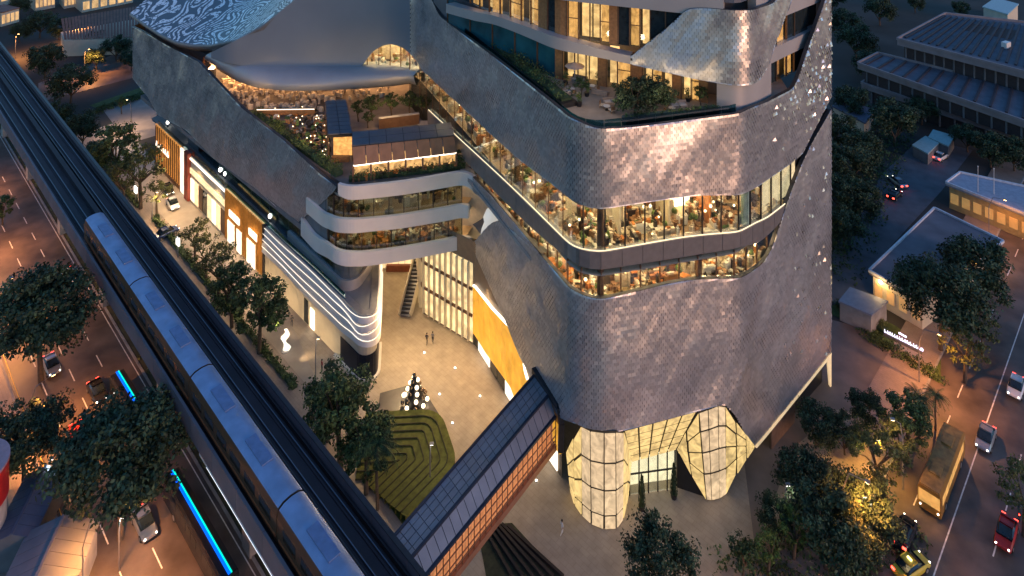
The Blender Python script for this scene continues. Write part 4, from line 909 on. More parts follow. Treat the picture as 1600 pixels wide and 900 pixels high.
for p, r_ in ((a, d), (sp, sp2), (e1, e2)):
    MB().bar(p+Vector((0, 0, .08)), r_+Vector((0, 0, .08)), .28, .3).build('edge_beam', mat('navy_metal', (.035, .045, .07), .4, .5), sb)
dn = Vector((0, 0, -4.6))
fl = [a+dn, e1+Vector((0, 0, -3.4)), e2+Vector((0, 0, -3.4)), d+dn]
q = MB(); q.prism([p[:2] for p in fl], fl[0].z-.5, fl[0].z); q.build('bridge_floor', CONC_DARK, sb)
LAT = lamp_mat('bridge_inside_glow', (1, .42, .16), .28, .5, 1.0)
inw = Vector((-.35, .25, 0))
q = MB(); q.quad(fl[1]+inw, fl[2]+inw, e2+inw+Vector((0, 0, -.5)), e1+inw+Vector((0, 0, -.5))); q.build('lit_lining', LAT, sb)
n = 26
for i in range(n+1):
    p = lerp(fl[1], fl[2], i/n); t = lerp(e1, e2, i/n); MB().bar(p, t, .1, .1).build('post', BRONZE, sb)
for h in (.55, 1.15, 2.2):
    MB().bar(fl[1]+Vector((0, 0, h)), fl[2]+Vector((0, 0, h)), .08, .12).build('side_rail', COPPER, sb)
MB().bar(fl[1]+Vector((0, 0, -.25)), fl[2]+Vector((0, 0, -.25)), .3, .7).build('floor_beam', COPPER, sb)
q = MB(); q.quad(fl[0], fl[3], d+Vector((0, 0, -.2)), a+Vector((0, 0, -.2))); q.build('far_glass_wall', DARKGLASS, sb)
hood = MB(); hp = [d+Vector((-.3, .2, .35)), c+Vector((.6, -.3, .2)), e2+Vector((.7, -.3, -.4)), fl[2]+Vector((.6, -.2, -.5))]
for p, r_ in zip(hp[:-1], hp[1:]): hood.bar(p, r_, .7, .7)
hood.build('end_frame', DARK_METAL, sb)
for i in (6, 14): MB().bar(lerp(fl[0], fl[3], i/22), lerp(fl[0], fl[3], i/22)*1+Vector((0, 0, -5.6)), .6, .6).build('column', CONC, sb)
# ------------------------------------------------------------------ long shelter beside the road
bs = thing('bus_shelter', 'long dark-blue roofed bus shelter with pale edge under the viaduct', 'bus shelter', EN(-62, 35.6))
q = MB(); lbox(q, -88, -38, 34.9, 38.6, 4.2, 4.5); q.build('roof', mat('shelter_roof', (.03, .05, .10), .3, .3), bs)
q = MB(); lbox(q, -88.1, -38, 34.6, 34.9, 4.15, 4.6); q.build('roof_edge', mat('pale_edge', (.6, .65, .75), .4), bs)
q = MB(); lbox(q, -86, -38, 34.62, 34.7, 4.02, 4.12); q.build('led_strip', lamp_mat('shelter_led', (.9, .92, 1), 2.2), bs)
for e in range(-86, -38, 6): q = MB(); lbox(q, e, e+.2, 37.8, 38, .1, 4.2); q.build('post', GREY_METAL, bs)
# ------------------------------------------------------------------ garden
LAWN = mat('mown_grass', (.105, .115, .02), .95, 0, .3, 1.5, bump=.6, bscale=14, island=.06); LAWN_D = mat('step_edge', (.045, .045, .018), .9, 0, .3, 1.5)
tl = thing('terraced_lawn', 'stepped grass terraces curving down beside the skybridge', 'lawn', P(640, 720))
rimp = [P(572, 655), P(688, 650), P(716, 735), P(634, 822)]
RP = Path([p[:2] for p in rimp], [0, 3.2, 3, 0], .4)
for k in range(9):
    PA, PBb = RP.inset(-k*.95), RP.inset(-(k+1)*.95+.0)
    za = 1.0-k*.10
    n = 40; A = [PA.at(PA.L*i/n, 0, za) for i in range(n+1)]; B = [PBb.at(PBb.L*i/n, 0, za-.04) for i in range(n+1)]
    q = MB(); q.loft(A, B); q.loft([p+Vector((0, 0, -.9)) for p in A], A); st = q.build('grass_step', LAWN, tl)
    q = MB(); q.loft([p+Vector((0, 0, .05)) for p in B], [p+Vector((0, 0, -.3)) for p in B])
    for p0, p1 in zip(B[:-1], B[1:]): q.bar(p0+Vector((0, 0, .03)), p1+Vector((0, 0, .03)), .13, .08)
    q.build('step_edge', LAWN_D, st)
flat('lawn', [P(560, 664), P(600, 672), P(690, 745), P(632, 825), P(575, 745)], .10, LAWN)
pf = thing('stone_platform', 'dark stone platform under the lit ball sculpture', 'platform', P(640, 632))
MB().prism([tuple(P(*p))[:2] for p in ((594, 618), (655, 601), (686, 651), (590, 652))], .02, .35).build('slab', mat('dark_granite', (.07, .06, .06), .3, 0, .2, 1), pf)
bp = P(648, 632); bp.z = .35
bsx = thing('ball_sculpture', 'tree-shaped sculpture of dark and glowing balls on the stone platform', 'sculpture', bp); 
rnd = random.Random(11)
CHR = mat('bronze_ball', (.30, .22, .15), .2, .9)
BULB = lamp_mat('bulb', (1, .80, .52), 4)
for k, (zz, rad, num) in enumerate(((.45, 1.75, 9), (1.1, 1.35, 7), (1.8, 1.0, 6), (2.5, .7, 5), (3.15, .42, 3), (3.8, .05, 1))):
    for j in range(num):
        an = 2*math.pi*j/num+k*.5; MB().ball((rad*math.cos(an), rad*math.sin(an), zz), .27, 10, 7).build('ball', BULB if (j+k) % 2 == 0 and k < 5 else CHR, bsx, world=False, smooth=True)
MB().lathe([(1.4, 0), (1.1, 1.0), (.3, 3.4), (.05, 3.6)], (0, 0, .1), 12).build('core', DARK_METAL, bsx, world=False)
pg = thing('garden_trellis', 'dark stepped planting frames on the ground below the skybridge', 'garden bed', P(790, 860))
q = MB()
for i in range(6):
    a, b = P(748+i*9, 815+i*2), P(800+i*16, 905); MB().bar(a+Vector((0, 0, .25)), b+Vector((0, 0, .25)), .3, .4).build('planter_edge', mat('planter_dark', (.028, .02, .018), .8), pg)
for i in range(5):
    a = lerp(P(755, 825), P(850, 900), i/5); b = lerp(P(800, 815), P(880, 890), i/5); 
flat('planting', [P(745, 822), P(800, 818), P(880, 905), P(760, 905)], .09, mat('dark_planting', (.04, .045, .02), .9, 0, .5, 1.5, bump=.6))
# white lit figure-like sculpture on the pavement
wp = P(446, 548)
ws = thing('white_sculpture', 'twisted white lit sculpture standing on the pavement by the cream wall', 'sculpture', wp)
q = MB(); rows_ = []
for i in range(14):
    zz = i*.25; r = .42+.18*math.sin(i*.9); cx = .25*math.sin(i*.7); rows_.append([(cx+r*math.cos(j*.785+i*.25), .6*r*math.sin(j*.785+i*.25), zz) for j in range(9)])
q.rows(rows_); q.build('body', lamp_mat('lit_white', (1, .93, .78), 1.3), ws, world=False, smooth=True)
MB().lathe([(.7, 0), (.7, .12)], n=14).build('base', CONC, ws, world=False)
# recessed lights in the paving
gl0 = None
gm = MB().lathe([(.16, 0), (.16, .05), (.10, .09)], n=10).mesh('ground_light', DARK_METAL); gl_lens = MB().ball((0, 0, .12), .13, 8, 5, .7).mesh('lens', L_WHITE)
for px_, py_, lb in ((663, 552, 'small paving light in the middle of the plaza, nearest the walking couple'), (711, 576, 'small paving light in the plaza opposite the white shop window'), (687, 617, 'small paving light just right of the dark stone platform'), (750, 620, 'small paving light on the plaza between yellow wall and platform'),
                     (707, 662, 'small paving light beside the top corner of the stepped lawn'), (838, 752, 'small paving light under the mall end of the skybridge'), (370, 552, 'small paving light on the pavement near the tree row')):
    o = bpy.data.objects.new('ground_light', gm); COL.objects.link(o); o.location = P(px_, py_, .03); tag(o, lb, 'ground light', 'lights set in the plaza paving')
    share('lens', gl_lens, o)
# ------------------------------------------------------------------ trees
def leaf_cluster(q, c, r, n, size, rnd, flatn=.6, squash=.75):
    for _ in range(n):
        v = Vector((rnd.gauss(0, 1), rnd.gauss(0, 1), rnd.gauss(0, 1))); v.normalize(); v *= r*(rnd.random()**.45); v.z *= squash
        p = c+v; nn = (v.normalized()*.7+Vector((rnd.gauss(0, .6), rnd.gauss(0, .6), rnd.gauss(.5, .6)))).normalized()
        a = nn.orthogonal().normalized(); a.rotate(Matrix.Rotation(rnd.random()*6.28, 3, nn)); b = nn.cross(a); s = size*rnd.uniform(.45, 1.4)
        q.add([p-a*s*.5, p+b*s*.28, p+a*s*.5, p-b*s*.28], [(0, 1, 2, 3)])
def tree_proto(name, label, h, rx, rz, trunk, seed, fol, n_cl=46, n_lf=80, size=.5, gaps=.55):
    """unit tree: trunk with limbs, crown of leaf clumps with gaps between them"""
    rnd = random.Random(seed); t = thing(name, label, 'tree')
    q = MB(); r0 = h*.022+.08; fork = h*trunk
    bend = Vector((rnd.uniform(-.3, .3), rnd.uniform(-.3, .3), 0))
    q.tube([Vector((0, 0, 0)), bend*.4+Vector((0, 0, fork*.5)), bend+Vector((0, 0, fork))], r0, 8, r0*.72)
    cz = h-rz
    cl = []
    for i in range(n_cl):
        for _ in range(30):
            v = Vector((rnd.gauss(0, 1), rnd.gauss(0, 1), rnd.gauss(.15, .9))).normalized()
            k = rnd.uniform(.45, 1.0); p = Vector((v.x*rx*k, v.y*rx*k, cz+v.z*rz*k))
            if p.z < fork*.9: continue
            if noise.noise(p*(1.9/rx)+Vector((seed, 0, 0))) > -.07 or rnd.random() < .15: break
        cl.append(p)
    for i in range(9):
        e = cl[i*len(cl)//9]; m = lerp(bend+Vector((0, 0, fork)), e, .5)+Vector((0, 0, rz*.12)); q.tube([bend+Vector((0, 0, fork*.92)), m, e], r0*.5, 5, r0*.1)
    q.build('trunk', BARK, t, world=False)
    q = MB()
    for p in cl: leaf_cluster(q, p, rx*rnd.uniform(.12, .34), n_lf, size, rnd)
    q.build('crown', fol, t, world=False); return t
def palm_proto(name, label, h, seed, fol):
    rnd = random.Random(seed); t = thing(name, label, 'palm tree')
    q = MB(); q.tube([(0, 0, 0), (.15, 0, h*.5), (.1, .1, h)], .22, 8, .14); q.build('trunk', BARK, t, world=False)
    q = MB()
    for i in range(20):
        an = i*2.4+rnd.random()*.3; up = rnd.uniform(.1, 1.1); L = rnd.uniform(2.6, 3.4); pts = []
        for k in range(9):
            s = k/8; pts.append(Vector((.1+math.cos(an)*L*s, .1+math.sin(an)*L*s, h+up*1.6*s-1.9*s*s*(1.3-up*.5))))
        q.tube(pts, .04, 4, .01)
        side = Vector((-math.sin(an), math.cos(an), 0))
        for k in range(1, 9):
            for kk in (0, .5):
                p = lerp(pts[k-1], pts[k], kk); d = (pts[k]-pts[k-1]).normalized()
                for sg in (-1, 1):
                    e = p+side*sg*.62*(1.1-abs(k-4)/7)+d*.35-Vector((0, 0, .28)); q.add([p, p+d*.13, e], [(0, 1, 2)])
    q.build('crown', fol, t, world=False); return t
T_RAIN = tree_proto('rain_tree', '', 14, 7.2, 4.2, .42, 1, FOL[0], 130, 130, .52)
T_RAIN2 = tree_proto('rain_tree', '', 13, 6.2, 4.0, .42, 2, FOL[0], 105, 120, .5)
T_ROUND = tree_proto('round_tree', '', 10, 3.8, 3.3, .42, 3, FOL[1], 64, 95, .40)
T_TALL = tree_proto('slender_tree', '', 12, 3.9, 4.2, .42, 4, FOL[1], 70, 95, .40)
T_OPEN = tree_proto('open_tree', '', 9, 3.4, 2.8, .45, 5, FOL[2], 30, 55, .38)
T_SMALL = tree_proto('small_tree', '', 5, 1.9, 1.7, .32, 6, FOL[1], 40, 60, .26)
T_BRIGHT = tree_proto('bright_tree', '', 6.5, 2.3, 2.2, .4, 8, FOL[3], 26, 60, .30)
T_BUSH = tree_proto('bushy_tree', '', 4.8, 3.0, 2.2, .2, 12, FOL[0], 80, 100, .28)
T_FOR = tree_proto('spreading_tree', '', 11, 5.6, 4.6, .2, 21, FOL[0], 90, 110, .50)
T_PALM = palm_proto('palm_tree', '', 8, 1, FOL[1])
GT = 'trees around the mall'
def tree(proto, px, py, sc, label, z=0., rz=None, group=GT):
    p = P(px, py, z); return place(proto, p, px*1.7 if rz is None else rz, label, group, sc)
# left side of the railway
tree(T_RAIN, 64, 596, 1.05, 'very large dark tree overhanging the left road, highest of the three near ones')
tree(T_RAIN, 188, 842, 1.02, 'huge dark tree spreading over the left road in front of the cyan trail buses')
tree(T_RAIN2, 38, 770, .78, 'dark tree at the left edge between the two huge trees')
tree(T_ROUND, 4, 352, .55, 'orange-lit small tree at the left edge by the road')
for px_, py_, k, lb in ((110, 158, .8, 'broad dark tree at upper left in front of the brown roof'), (70, 118, .75, 'dark tree at top left beside the orange street lamp'), (182, 92, .6, 'dark tree against the mall wing below the long brown roof'), (62, 55, .7, 'dark tree at the top left corner among lit houses'),
                     (30, 62, .5, 'smaller tree in the top left corner beside the lit house'), (150, 105, .5, 'dark tree right of the lamp post in the upper left')):
    tree(T_FOR, px_, py_+4, k*1.25, lb)
tree(T_FOR, 128, 232, .8, 'dark round tree beside the railway at the bend of the side street')
tree(T_FOR, 152, 266, .62, 'leafy tree right of the railway with orange light under it')
tree(T_ROUND, 182, 296, 1.35, 'green tree in front of the amber shop front, upper of the pair')
tree(T_OPEN, 220, 326, 1.45, 'bare-looking tree with warm lights in front of the amber shop')
tree(T_OPEN, 192, 330, 1.1, 'low golden-lit tree beside the railway near the amber shop')
tree(T_BRIGHT, 190, 178, .7, 'bright green bush-like tree on the side street verge')
# street trees
tree(T_OPEN, 305, 408, .85, 'thin street tree farthest from the plaza beside the shop fronts')
tree(T_OPEN, 342, 470, 1.05, 'street tree in front of the gold lattice shop front')
tree(T_ROUND, 362, 512, .95, 'dense street tree second from the plaza along the pavement')
tree(T_ROUND, 405, 552, 1.1, 'rounded street tree nearest the cream wall')
tree(T_TALL, 532, 738, 1.08, 'tall full tree at the corner of the stepped lawn and the viaduct')
tree(T_ROUND, 512, 690, .85, 'lower tree half hidden behind the tall corner tree')
tree(T_ROUND, 572, 772, .95, 'bushy green tree between the corner tree and the palm by the lawn')
tree(T_PALM, 590, 796, 1.0, 'feathery palm standing beside the stepped lawn')
# right side
for proto, px_, py_, k, lb in (
    (T_FOR, 1338, 95, .9, 'dark tree right of the mall corner at the top edge'), (T_FOR, 1375, 40, .8, 'dark tree behind the terraced concrete building'),
    (T_FOR, 1332, 190, .7, 'dark tree against the mall corner beside the middle floor'), (T_FOR, 1398, 228, .85, 'broad dark tree in front of the left end of the concrete building'),
    (T_FOR, 1326, 298, .75, 'dark tree at the mall corner above the car park'), (T_FOR, 1345, 345, .6, 'dark tree at the edge of the car park'), (T_FOR, 1318, 385, .55, 'lowest dark tree beside the mall corner'),
    (T_FOR, 1500, 28, .5, 'dark tree behind the concrete building roof'), (T_FOR, 1430, 20, .55, 'dark tree at the top between mall and concrete building'),
    (T_FOR, 1585, 268, .6, 'tree at the right edge beyond the flagpoles'), (T_FOR, 1512, 238, .5, 'dark tree beyond the parking court'),
    (T_RAIN, 1470, 548, .92, 'large dark tree in front of the white-edged flat roof'), (T_FOR, 1528, 480, .85, 'dark tree over the roof corner beside the right road'),
    (T_OPEN, 1508, 598, .9, 'bare branching tree glowing orange by the right road'), (T_OPEN, 1535, 555, .7, 'thin roadside tree under the orange lamp'),
    (T_FOR, 1290, 890, .62, 'tall dark tree cluster leader right of the entrance forecourt'), (T_FOR, 1258, 800, .52, 'dark tree between forecourt and driveway'),
    (T_FOR, 1306, 830, .50, 'dark tree left of the golden-lit tree'), (T_FOR, 1352, 668, .36, 'dark tree above the golden-lit tree'),
    (T_OPEN, 1372, 778, .95, 'golden-lit tree glowing beside the driveway'), (T_OPEN, 1404, 742, .8, 'warm-lit tree behind the tall lamp post'),
    (T_PALM, 1436, 690, .75, 'dark palm by the kerb of the right road'), (T_PALM, 1462, 672, .6, 'smaller dark palm nearest the road by the lane entrance'),
    (T_FOR, 1030, 930, .55, 'dark tree at the bottom edge in front of the entrance'), (T_BRIGHT, 1240, 875, .9, 'bright green tree at the bottom beside the lamp post'),
    (T_BRIGHT, 1200, 900, .75, 'yellow-green lit tree at the bottom edge'), (T_OPEN, 1325, 892, .8, 'reddish lit tree at the bottom right of the forecourt'), (T_SMALL, 1160, 905, .9, 'small tree at the bottom edge left of the bright trees'),
    (T_OPEN, 1600, 838, .9, 'thin tree at the right edge across the road'), (T_FOR, 1362, 842, .5, 'low dark tree beside the white sign box')):
    tree(proto, px_, py_, k*(1.2 if proto is T_FOR else 1), lb)
for proto, px_, py_, k, lb in (
    (T_FOR, 1318, 60, .8, 'broad dark tree touching the top right corner of the mall'), (T_FOR, 1362, 130, .75, 'dark tree left of the middle roof terrace of the concrete building'), (T_FOR, 1312, 240, .72, 'broad dark tree beside the mall below the dark-roofed house'),
    (T_FOR, 1345, 268, .70, 'dark tree between the concrete building and the mall corner, above the car park'), (T_FOR, 1440, 195, .55, 'tree in front of the lowest storey of the concrete building'), (T_FOR, 1548, 262, .62, 'tall dark tree behind the pale gatehouse canopy'),
    (T_FOR, 1310, 335, .62, 'dark tree on the mall side of the car park, lower pair'), (T_FOR, 1600, 232, .6, 'dark tree at the right edge below the concrete building'), (T_FOR, 1300, 20, .8, 'dark tree at the very top beside the mall'), (T_FOR, 1390, 5, .7, 'dark tree at the top edge left of the ribbed roof'),
    (T_FOR, 1556, 6, .5, 'dark tree at the top right corner'), (T_FOR, 1275, 700, .42, 'low dark tree by the garage opening'),
    (T_FOR, 90, 205, .55, 'dark tree right beside the railway at upper left'), (T_FOR, 92, 62, .6, 'dark tree left end of the brown roofed hall'), (T_FOR, 30, 25, .6, 'dark tree at the extreme top left'), (T_FOR, 205, 110, .5, 'dark tree touching the left end of the mall wing'), (T_FOR, 150, 78, .5, 'dark tree under the eaves of the brown roofed hall'),
    (T_OPEN, 245, 335, .8, 'small street tree beside the parked white car'), (T_OPEN, 322, 440, .9, 'thin street tree between the two thin ones by the shop windows')):
    tree(proto, px_, py_, k*(1.2 if proto is T_FOR else 1), lb)
for proto, px_, py_, k, lb in ((T_FOR, 1345, 872, .5, 'dark bushy tree at the bottom left of the waiting suv'), (T_FOR, 1215, 842, .42, 'low dark tree at the forecourt edge beside the pale lamp post'), (T_ROUND, 1418, 720, .8, 'round dark tree between the two palms and the golden tree'), (T_FOR, 1320, 712, .45, 'dark tree between the garage opening and the golden-lit tree')):
    tree(proto, px_, py_, k, lb)
# terraces: trees and shrubs
GP = 'plants on the upper terrace'
tree(T_BUSH, 992, 180, .95, 'dense rounded tree in the planter at the front of the upper terrace', 45.5, group=GP)
tree(T_BUSH, 1024, 172, .85, 'second dense tree in the front planter of the upper terrace', 45.5, group=GP)
for px_, py_, k, lb in ((908, 152, .55, 'small potted tree by the lounge seats'), (948, 122, .5, 'small tree before the lit terrace room'), (893, 108, .45, 'bright small tree at the left lit window'), (1095, 165, .5, 'tree with yellow lights at the right terrace end')):
    tree(T_SMALL, px_, py_, k, lb, 45.5, group=GP)
GR = 'uplit trees on the roof garden'
for px_, py_, k, lb in ((582, 188, .95, 'uplit roof-garden tree just right of the narrow pavilion'), (612, 184, .95, 'golden uplit tree in the middle of the roof garden'), (640, 180, .9, 'golden uplit tree nearest the fin wall on the roof garden'), (560, 190, .8, 'dim roof-garden tree beside the narrow pavilion'), (660, 182, .8, 'roof-garden tree at the right beneath the canopy end'), (575, 200, .6, 'small dark tree behind the long pavilion')):
    tree(T_SMALL, px_, py_, k, lb, 24.6, group=GR)
for px_, py_, k, lb in ((735, 262, .6, 'plant at the right end of the long pavilion'), (748, 282, .5, 'plant on the strip beside the parapet'), (722, 262, .6, 'dark bush by the pavilion corner')):
    tree(T_SMALL, px_, py_, k, lb, 24.7, group='plants beside the long pavilion')
# hedges and low planting
def hedge(name, label, a, b, w, h, fol, seed=1):
    t = thing(name, label, 'hedge', lerp(a, b, .5)); rnd = random.Random(seed); q = MB(); L = (b-a).length; n = int(L*7)
    d = (b-a).normalized(); s = Vector((-d.y, d.x, 0))
    for i in range(n):
        leaf_cluster(q, a+d*rnd.uniform(0, L)+s*rnd.uniform(-w/2, w/2)+Vector((0, 0, h*rnd.uniform(.4, .9))), h*.4, 14, .28, rnd)
    q.build('foliage', fol, t)
    MB().bar(a+Vector((0, 0, h*.3)), b+Vector((0, 0, h*.22)), w*.6, h*.4).build('core', FOL[0], t)
hedge('hedge', 'long clipped hedge between pavement and railway beside the tree row', EN(-150, 50.0), EN(-93, 50.0), 1.3, 1.0, FOL[1], 1)
hedge('hedge', 'hedge along the service lane in front of the amber shop', EN(-186, 49.2), EN(-156, 49.2), 1.3, 1.0, FOL[2], 2)
hedge('hedge', 'hedge along the lane behind the glowing sign letters', P(1308, 476), P(1385, 520), 2.0, 1.3, FOL[2], 3)
hedge('planting', 'dense dark planting along the white roof-terrace parapet', P(545, 283, 24.6), P(726, 262, 24.6), 1.8, 1.2, FOL[1], 4)
hedge('planting', 'dark planting strip along the inner side of the silver wing parapet', P(395, 178, 24.6), P(530, 275, 24.6), 2.2, 1.5, FOL[1], 5)
hedge('planting', 'lush green planting bed at the left of the upper terrace', fi.at(fi.sp(752), -2.6, 45.6), fi.at(fi.sp(858), -2.6, 45.6), 2.6, 1.8, FOL[1], 6)
q = MB(); rnd = random.Random(12)
for i in range(900): leaf_cluster(q, EN(rnd.uniform(-210, -40), rnd.uniform(36.2, 39.5), .1+rnd.random()*.8), .7, 9, .4, rnd)
o = q.build('ground_cover', FOL[2]); o['kind'] = 'stuff'; o['label'] = 'low planting under the railway viaduct'; 
q = MB()
for i in range(260):
    u = rnd.random(); p = lerp(P(1350, 520), P(1465, 590), u)+Vector((rnd.uniform(-1, 1), rnd.uniform(-1.5, 1.5), .3)); leaf_cluster(q, p, .5, 9, .3, rnd)
for i in range(220):
    p = lerp(P(150, 172), P(230, 146), rnd.random())+Vector((rnd.uniform(-1, 1), rnd.uniform(-4, 2), .3)); leaf_cluster(q, p, .6, 9, .4, rnd)
for i in range(400):
    p = lerp(P(1150, 900), P(1420, 850), rnd.random())+Vector((rnd.uniform(-3, 3), rnd.uniform(-3, 3), .3)); leaf_cluster(q, p, .7, 9, .4, rnd)
for i in range(700):
    p = lerp(P(1305, 420), P(1400, 180), rnd.random())+Vector((rnd.uniform(-5, 3), rnd.uniform(-6, 6), .6)); leaf_cluster(q, p, 1.0, 9, .5, rnd)
o = q.build('undergrowth', FOL[1]); o['kind'] = 'stuff'
# ------------------------------------------------------------------ vehicles
def loft_body(secs):
    """secs: x, half width bottom, half width top, z0, z1"""
    q = MB(); rows = []
    for x, wb, wt, z0, z1 in secs:
        rows.append([(x, -wb*.92, z0), (x, -wb, z0+.18), (x, -wb, lerp(z0, z1, .7)), (x, -wt*.93, z1), (x, wt*.93, z1), (x, wb, lerp(z0, z1, .7)), (x, wb, z0+.18), (x, wb*.92, z0), (x, -wb*.92, z0)])
    q.rows(rows); q.add(rows[0][:-1], [tuple(range(7, -1, -1))]); q.add(rows[-1][:-1], [tuple(range(8))]); return q
WHEEL = MB(); 
def ring(q, r, w, x, y, z, n=14):
    vs = []; 
    for s in (-1, 1): vs += [(x+r*math.cos(2*math.pi*j/n), y+s*w/2, z+r*math.sin(2*math.pi*j/n)) for j in range(n)]
    return q.add(vs, [(j, (j+1) % n, n+(j+1) % n, n+j) for j in range(n)]+[tuple(range(n-1, -1, -1)), tuple(range(n, 2*n))])
ME_TYRE = ring(MB(), .33, .22, 0, 0, 0).mesh('tyre', RUBBER); ME_RIM = ring(MB(), .2, .235, 0, 0, 0, 10).mesh('rim', GREY_METAL)
ME_HL = MB().ball((0, 0, 0), .10, 8, 5).mesh('headlight', L_WHITE); ME_TL = MB().box((0, 0, 0), (.12, .4, .2)).mesh('taillight', L_RED)
def wheel(parent, x, y, r=.33):
    w = share('wheel', ME_TYRE, parent, (x, y, r)); w.scale = (r/.33,)*3; share('rim', ME_RIM, w)
def car_proto(name, label, paint, suv=False, lights=True):
    t = thing(name, label, 'car'); H = .22 if suv else 0
    loft_body([(-2.2, .78, .72, .38, .78+H), (-2.05, .88, .82, .28, .95+H), (-1.2, .9, .84, .24, .98+H), (.8, .9, .84, .24, .95+H), (1.5, .88, .80, .25, .84+H), (2.05, .84, .74, .30, .70+H), (2.22, .70, .62, .40, .6+H)]).build('body', paint, t, world=False, smooth=False)
    loft_body([(-1.95 if suv else -1.6, .78, .60, .93+H, .96+H), (-1.5 if suv else -.95, .80, .66, .93+H, 1.44+H), (.1, .80, .66, .93+H, 1.46+H), (1.15, .78, .6, .90+H, .95+H)]).build('window', DARKGLASS, t, world=False)
    loft_body([(-1.5 if suv else -.95, .66, .60, 1.42+H, 1.47+H), (.12, .66, .6, 1.44+H, 1.49+H)]).build('roof', paint, t, world=False)
    for x in (-1.35, 1.35):
        for y in (-.82, .82): wheel(t, x, y)
    for y in (-.6, .6):
        share('headlight', ME_HL, t, (2.14, y, .62+H)); share('taillight', ME_TL, t, (-2.17, y, .78+H))
    return t
PW = mat('paint_white', (.72, .72, .72), .25, .0, .03); PD = mat('paint_dark', (.03, .032, .04), .2, .3, .1); PS = mat('paint_silver', (.4, .41, .43), .28, .6, .05); PR = mat('paint_red', (.35, .03, .03), .25, 0, .1); PYG = mat('paint_taxi', (.55, .42, .05), .3, 0, .1); PB = mat('paint_blue', (.04, .07, .18), .25, .2, .1)
C_W = car_proto('car', '', PW); C_D = car_proto('car', '', PD); C_S = car_proto('car', '', PS); C_R = car_proto('car', '', PR); C_B = car_proto('car', '', PB); C_SUV = car_proto('suv', '', PD, True); C_T = car_proto('taxi', '', PYG)
C_T['category'] = 'taxi'; MB().box((-.3, 0, 1.57), (.2, .5, .14)).build('roof_sign', lamp_mat('taxi_sign', (1, .8, .3), 3), C_T, world=False)
RA = ang; RB2 = math.atan2(EX, -EY)
def car(proto, px, py, rz, label, group): 
    p = P(px, py, .03); return place(proto, p, rz, label, group)
GL = 'cars on the left road'; GRR = 'cars on the right road'; GPK = 'cars in the service lane'
def encar(proto, e, n, rz, label, group): return place(proto, EN(e, n, .02), rz, label, group)
encar(C_R, -106, 26.2, RA, 'red car on the left road beside the uppermost big tree', GL)
encar(C_D, -112, 29.8, RA, 'dark car ahead of the red car in the middle lane of the left road', GL)
encar(C_S, -122, 26.4, RA, 'silver car with red tail lights following along the left road', GL)
encar(C_B, -130, 30.0, RA, 'blue car farthest up the left road beside the viaduct', GL)
encar(C_W, -142, 33.4, RA, 'white car at the far left edge beside the railway', GL)
encar(C_W, -80, 24.6, RA, 'white car between the two huge trees on the left road', GL)
encar(C_S, -88, 28.3, RA, 'silver car just above the cyan trail bus on the left road', GL)
encar(C_D, -58, 25.4, RA, 'dark car at the bottom of the left road', GL)
encar(C_S, -53, 29.5, RA, 'silver car at the bottom of the left road beside the long cyan bus', GL)
car(C_W, 270, 322, R(-50), 'white car parked in the service lane by the shops', GPK)
car(C_D, 262, 300, R(-50), 'dark car parked behind the white one in the service lane', GPK)
car(C_B, 260, 368, R(50), 'dark blue car turning with headlights on beside the railway', GPK)
car(C_SUV, 1413, 842, RB2, 'dark suv with bright red tail lights waiting on the right road', GRR)
car(C_T, 1424, 893, R(25), 'yellow taxi turning at the bottom of the right road', GRR)
car(C_S, 1540, 690, RB2+math.pi, 'silver car on the far lane of the right road', GRR)
car(C_R, 1572, 840, RB2+math.pi, 'red car at the lower right of the right road', GRR)
car(C_W, 1588, 610, RB2+math.pi, 'white car near the right edge of the right road', GRR)
car(C_W, 1470, 248, R(35), 'white car parked by the concrete building court', 'parked cars in the embassy grounds'); car(C_S, 1402, 288, R(100), 'silver car at the edge of the car park', 'parked cars in the embassy grounds')
car(C_D, 1398, 308, R(40), 'dark car parked under the trees of the car park', 'parked cars in the embassy grounds')
car(C_W, 1530, 300, R(-30), 'white car beside the flagpoles', 'parked cars in the embassy grounds')
def bus(label, loc, rz, L, paint, roofm, strip=None, window=DARKGLASS, group=None, wd=2.5):
    t = thing('bus', label, 'bus', loc, rz, group); h = 3.1; w = wd/2
    sec = [(-w, .35), (-w, 2.7), (-w*.86, 3.05), (w*.86, 3.05), (w, 2.7), (w, .35), (-w, .35)]
    q = MB(); q.rows([[(-L/2, y, z) for y, z in sec], [(L/2, y, z) for y, z in sec]]); q.add([(-L/2, y, z) for y, z in sec[:-1]], [tuple(range(6))]); q.add([(L/2, y, z) for y, z in sec[:-1]], [tuple(range(5, -1, -1))]); q.build('body', paint, t, world=False)
    q = MB(); q.box((0, 0, 3.08), (L-.3, w*1.7, .1)); rf = q.build('roof', roofm, t, world=False)
    for x in (() if strip else (-L*.25, L*.22)): MB().box((x, 0, 3.22), (L*.16, w*.9, .22)).build('roof_unit', roofm, rf, world=False)
    n = int(L/1.5)
    for s in (-1, 1):
        for i in range(n): MB().box((-L/2+.8+(i+.5)*(L-1.4)/n, s*(w+.005), 1.95), ((L-1.4)/n*.88, .03, 1.0)).build('window', window, t, world=False)
        for x in (-L*.3, L*.33): wheel(t, x, s*(w-.12), .48)
        share('headlight', ME_HL, t, (L/2, s*w*.75, .75)); share('taillight', ME_TL, t, (-L/2, s*w*.75, 1.0))
    MB().box((L/2+.005, 0, 1.9), (.03, w*1.8, 1.4)).build('windscreen', window, t, world=False)
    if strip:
        for y, m_, k in zip((.16, -.06), strip, (.14, .28)): MB().box((0, y*w*1.1, 3.19), (L-.1, w*k, .09)).build('trail_strip', m_, t, world=False)  # light trail drawn as glowing strips along the roof
    return t
for o_ in (): pass
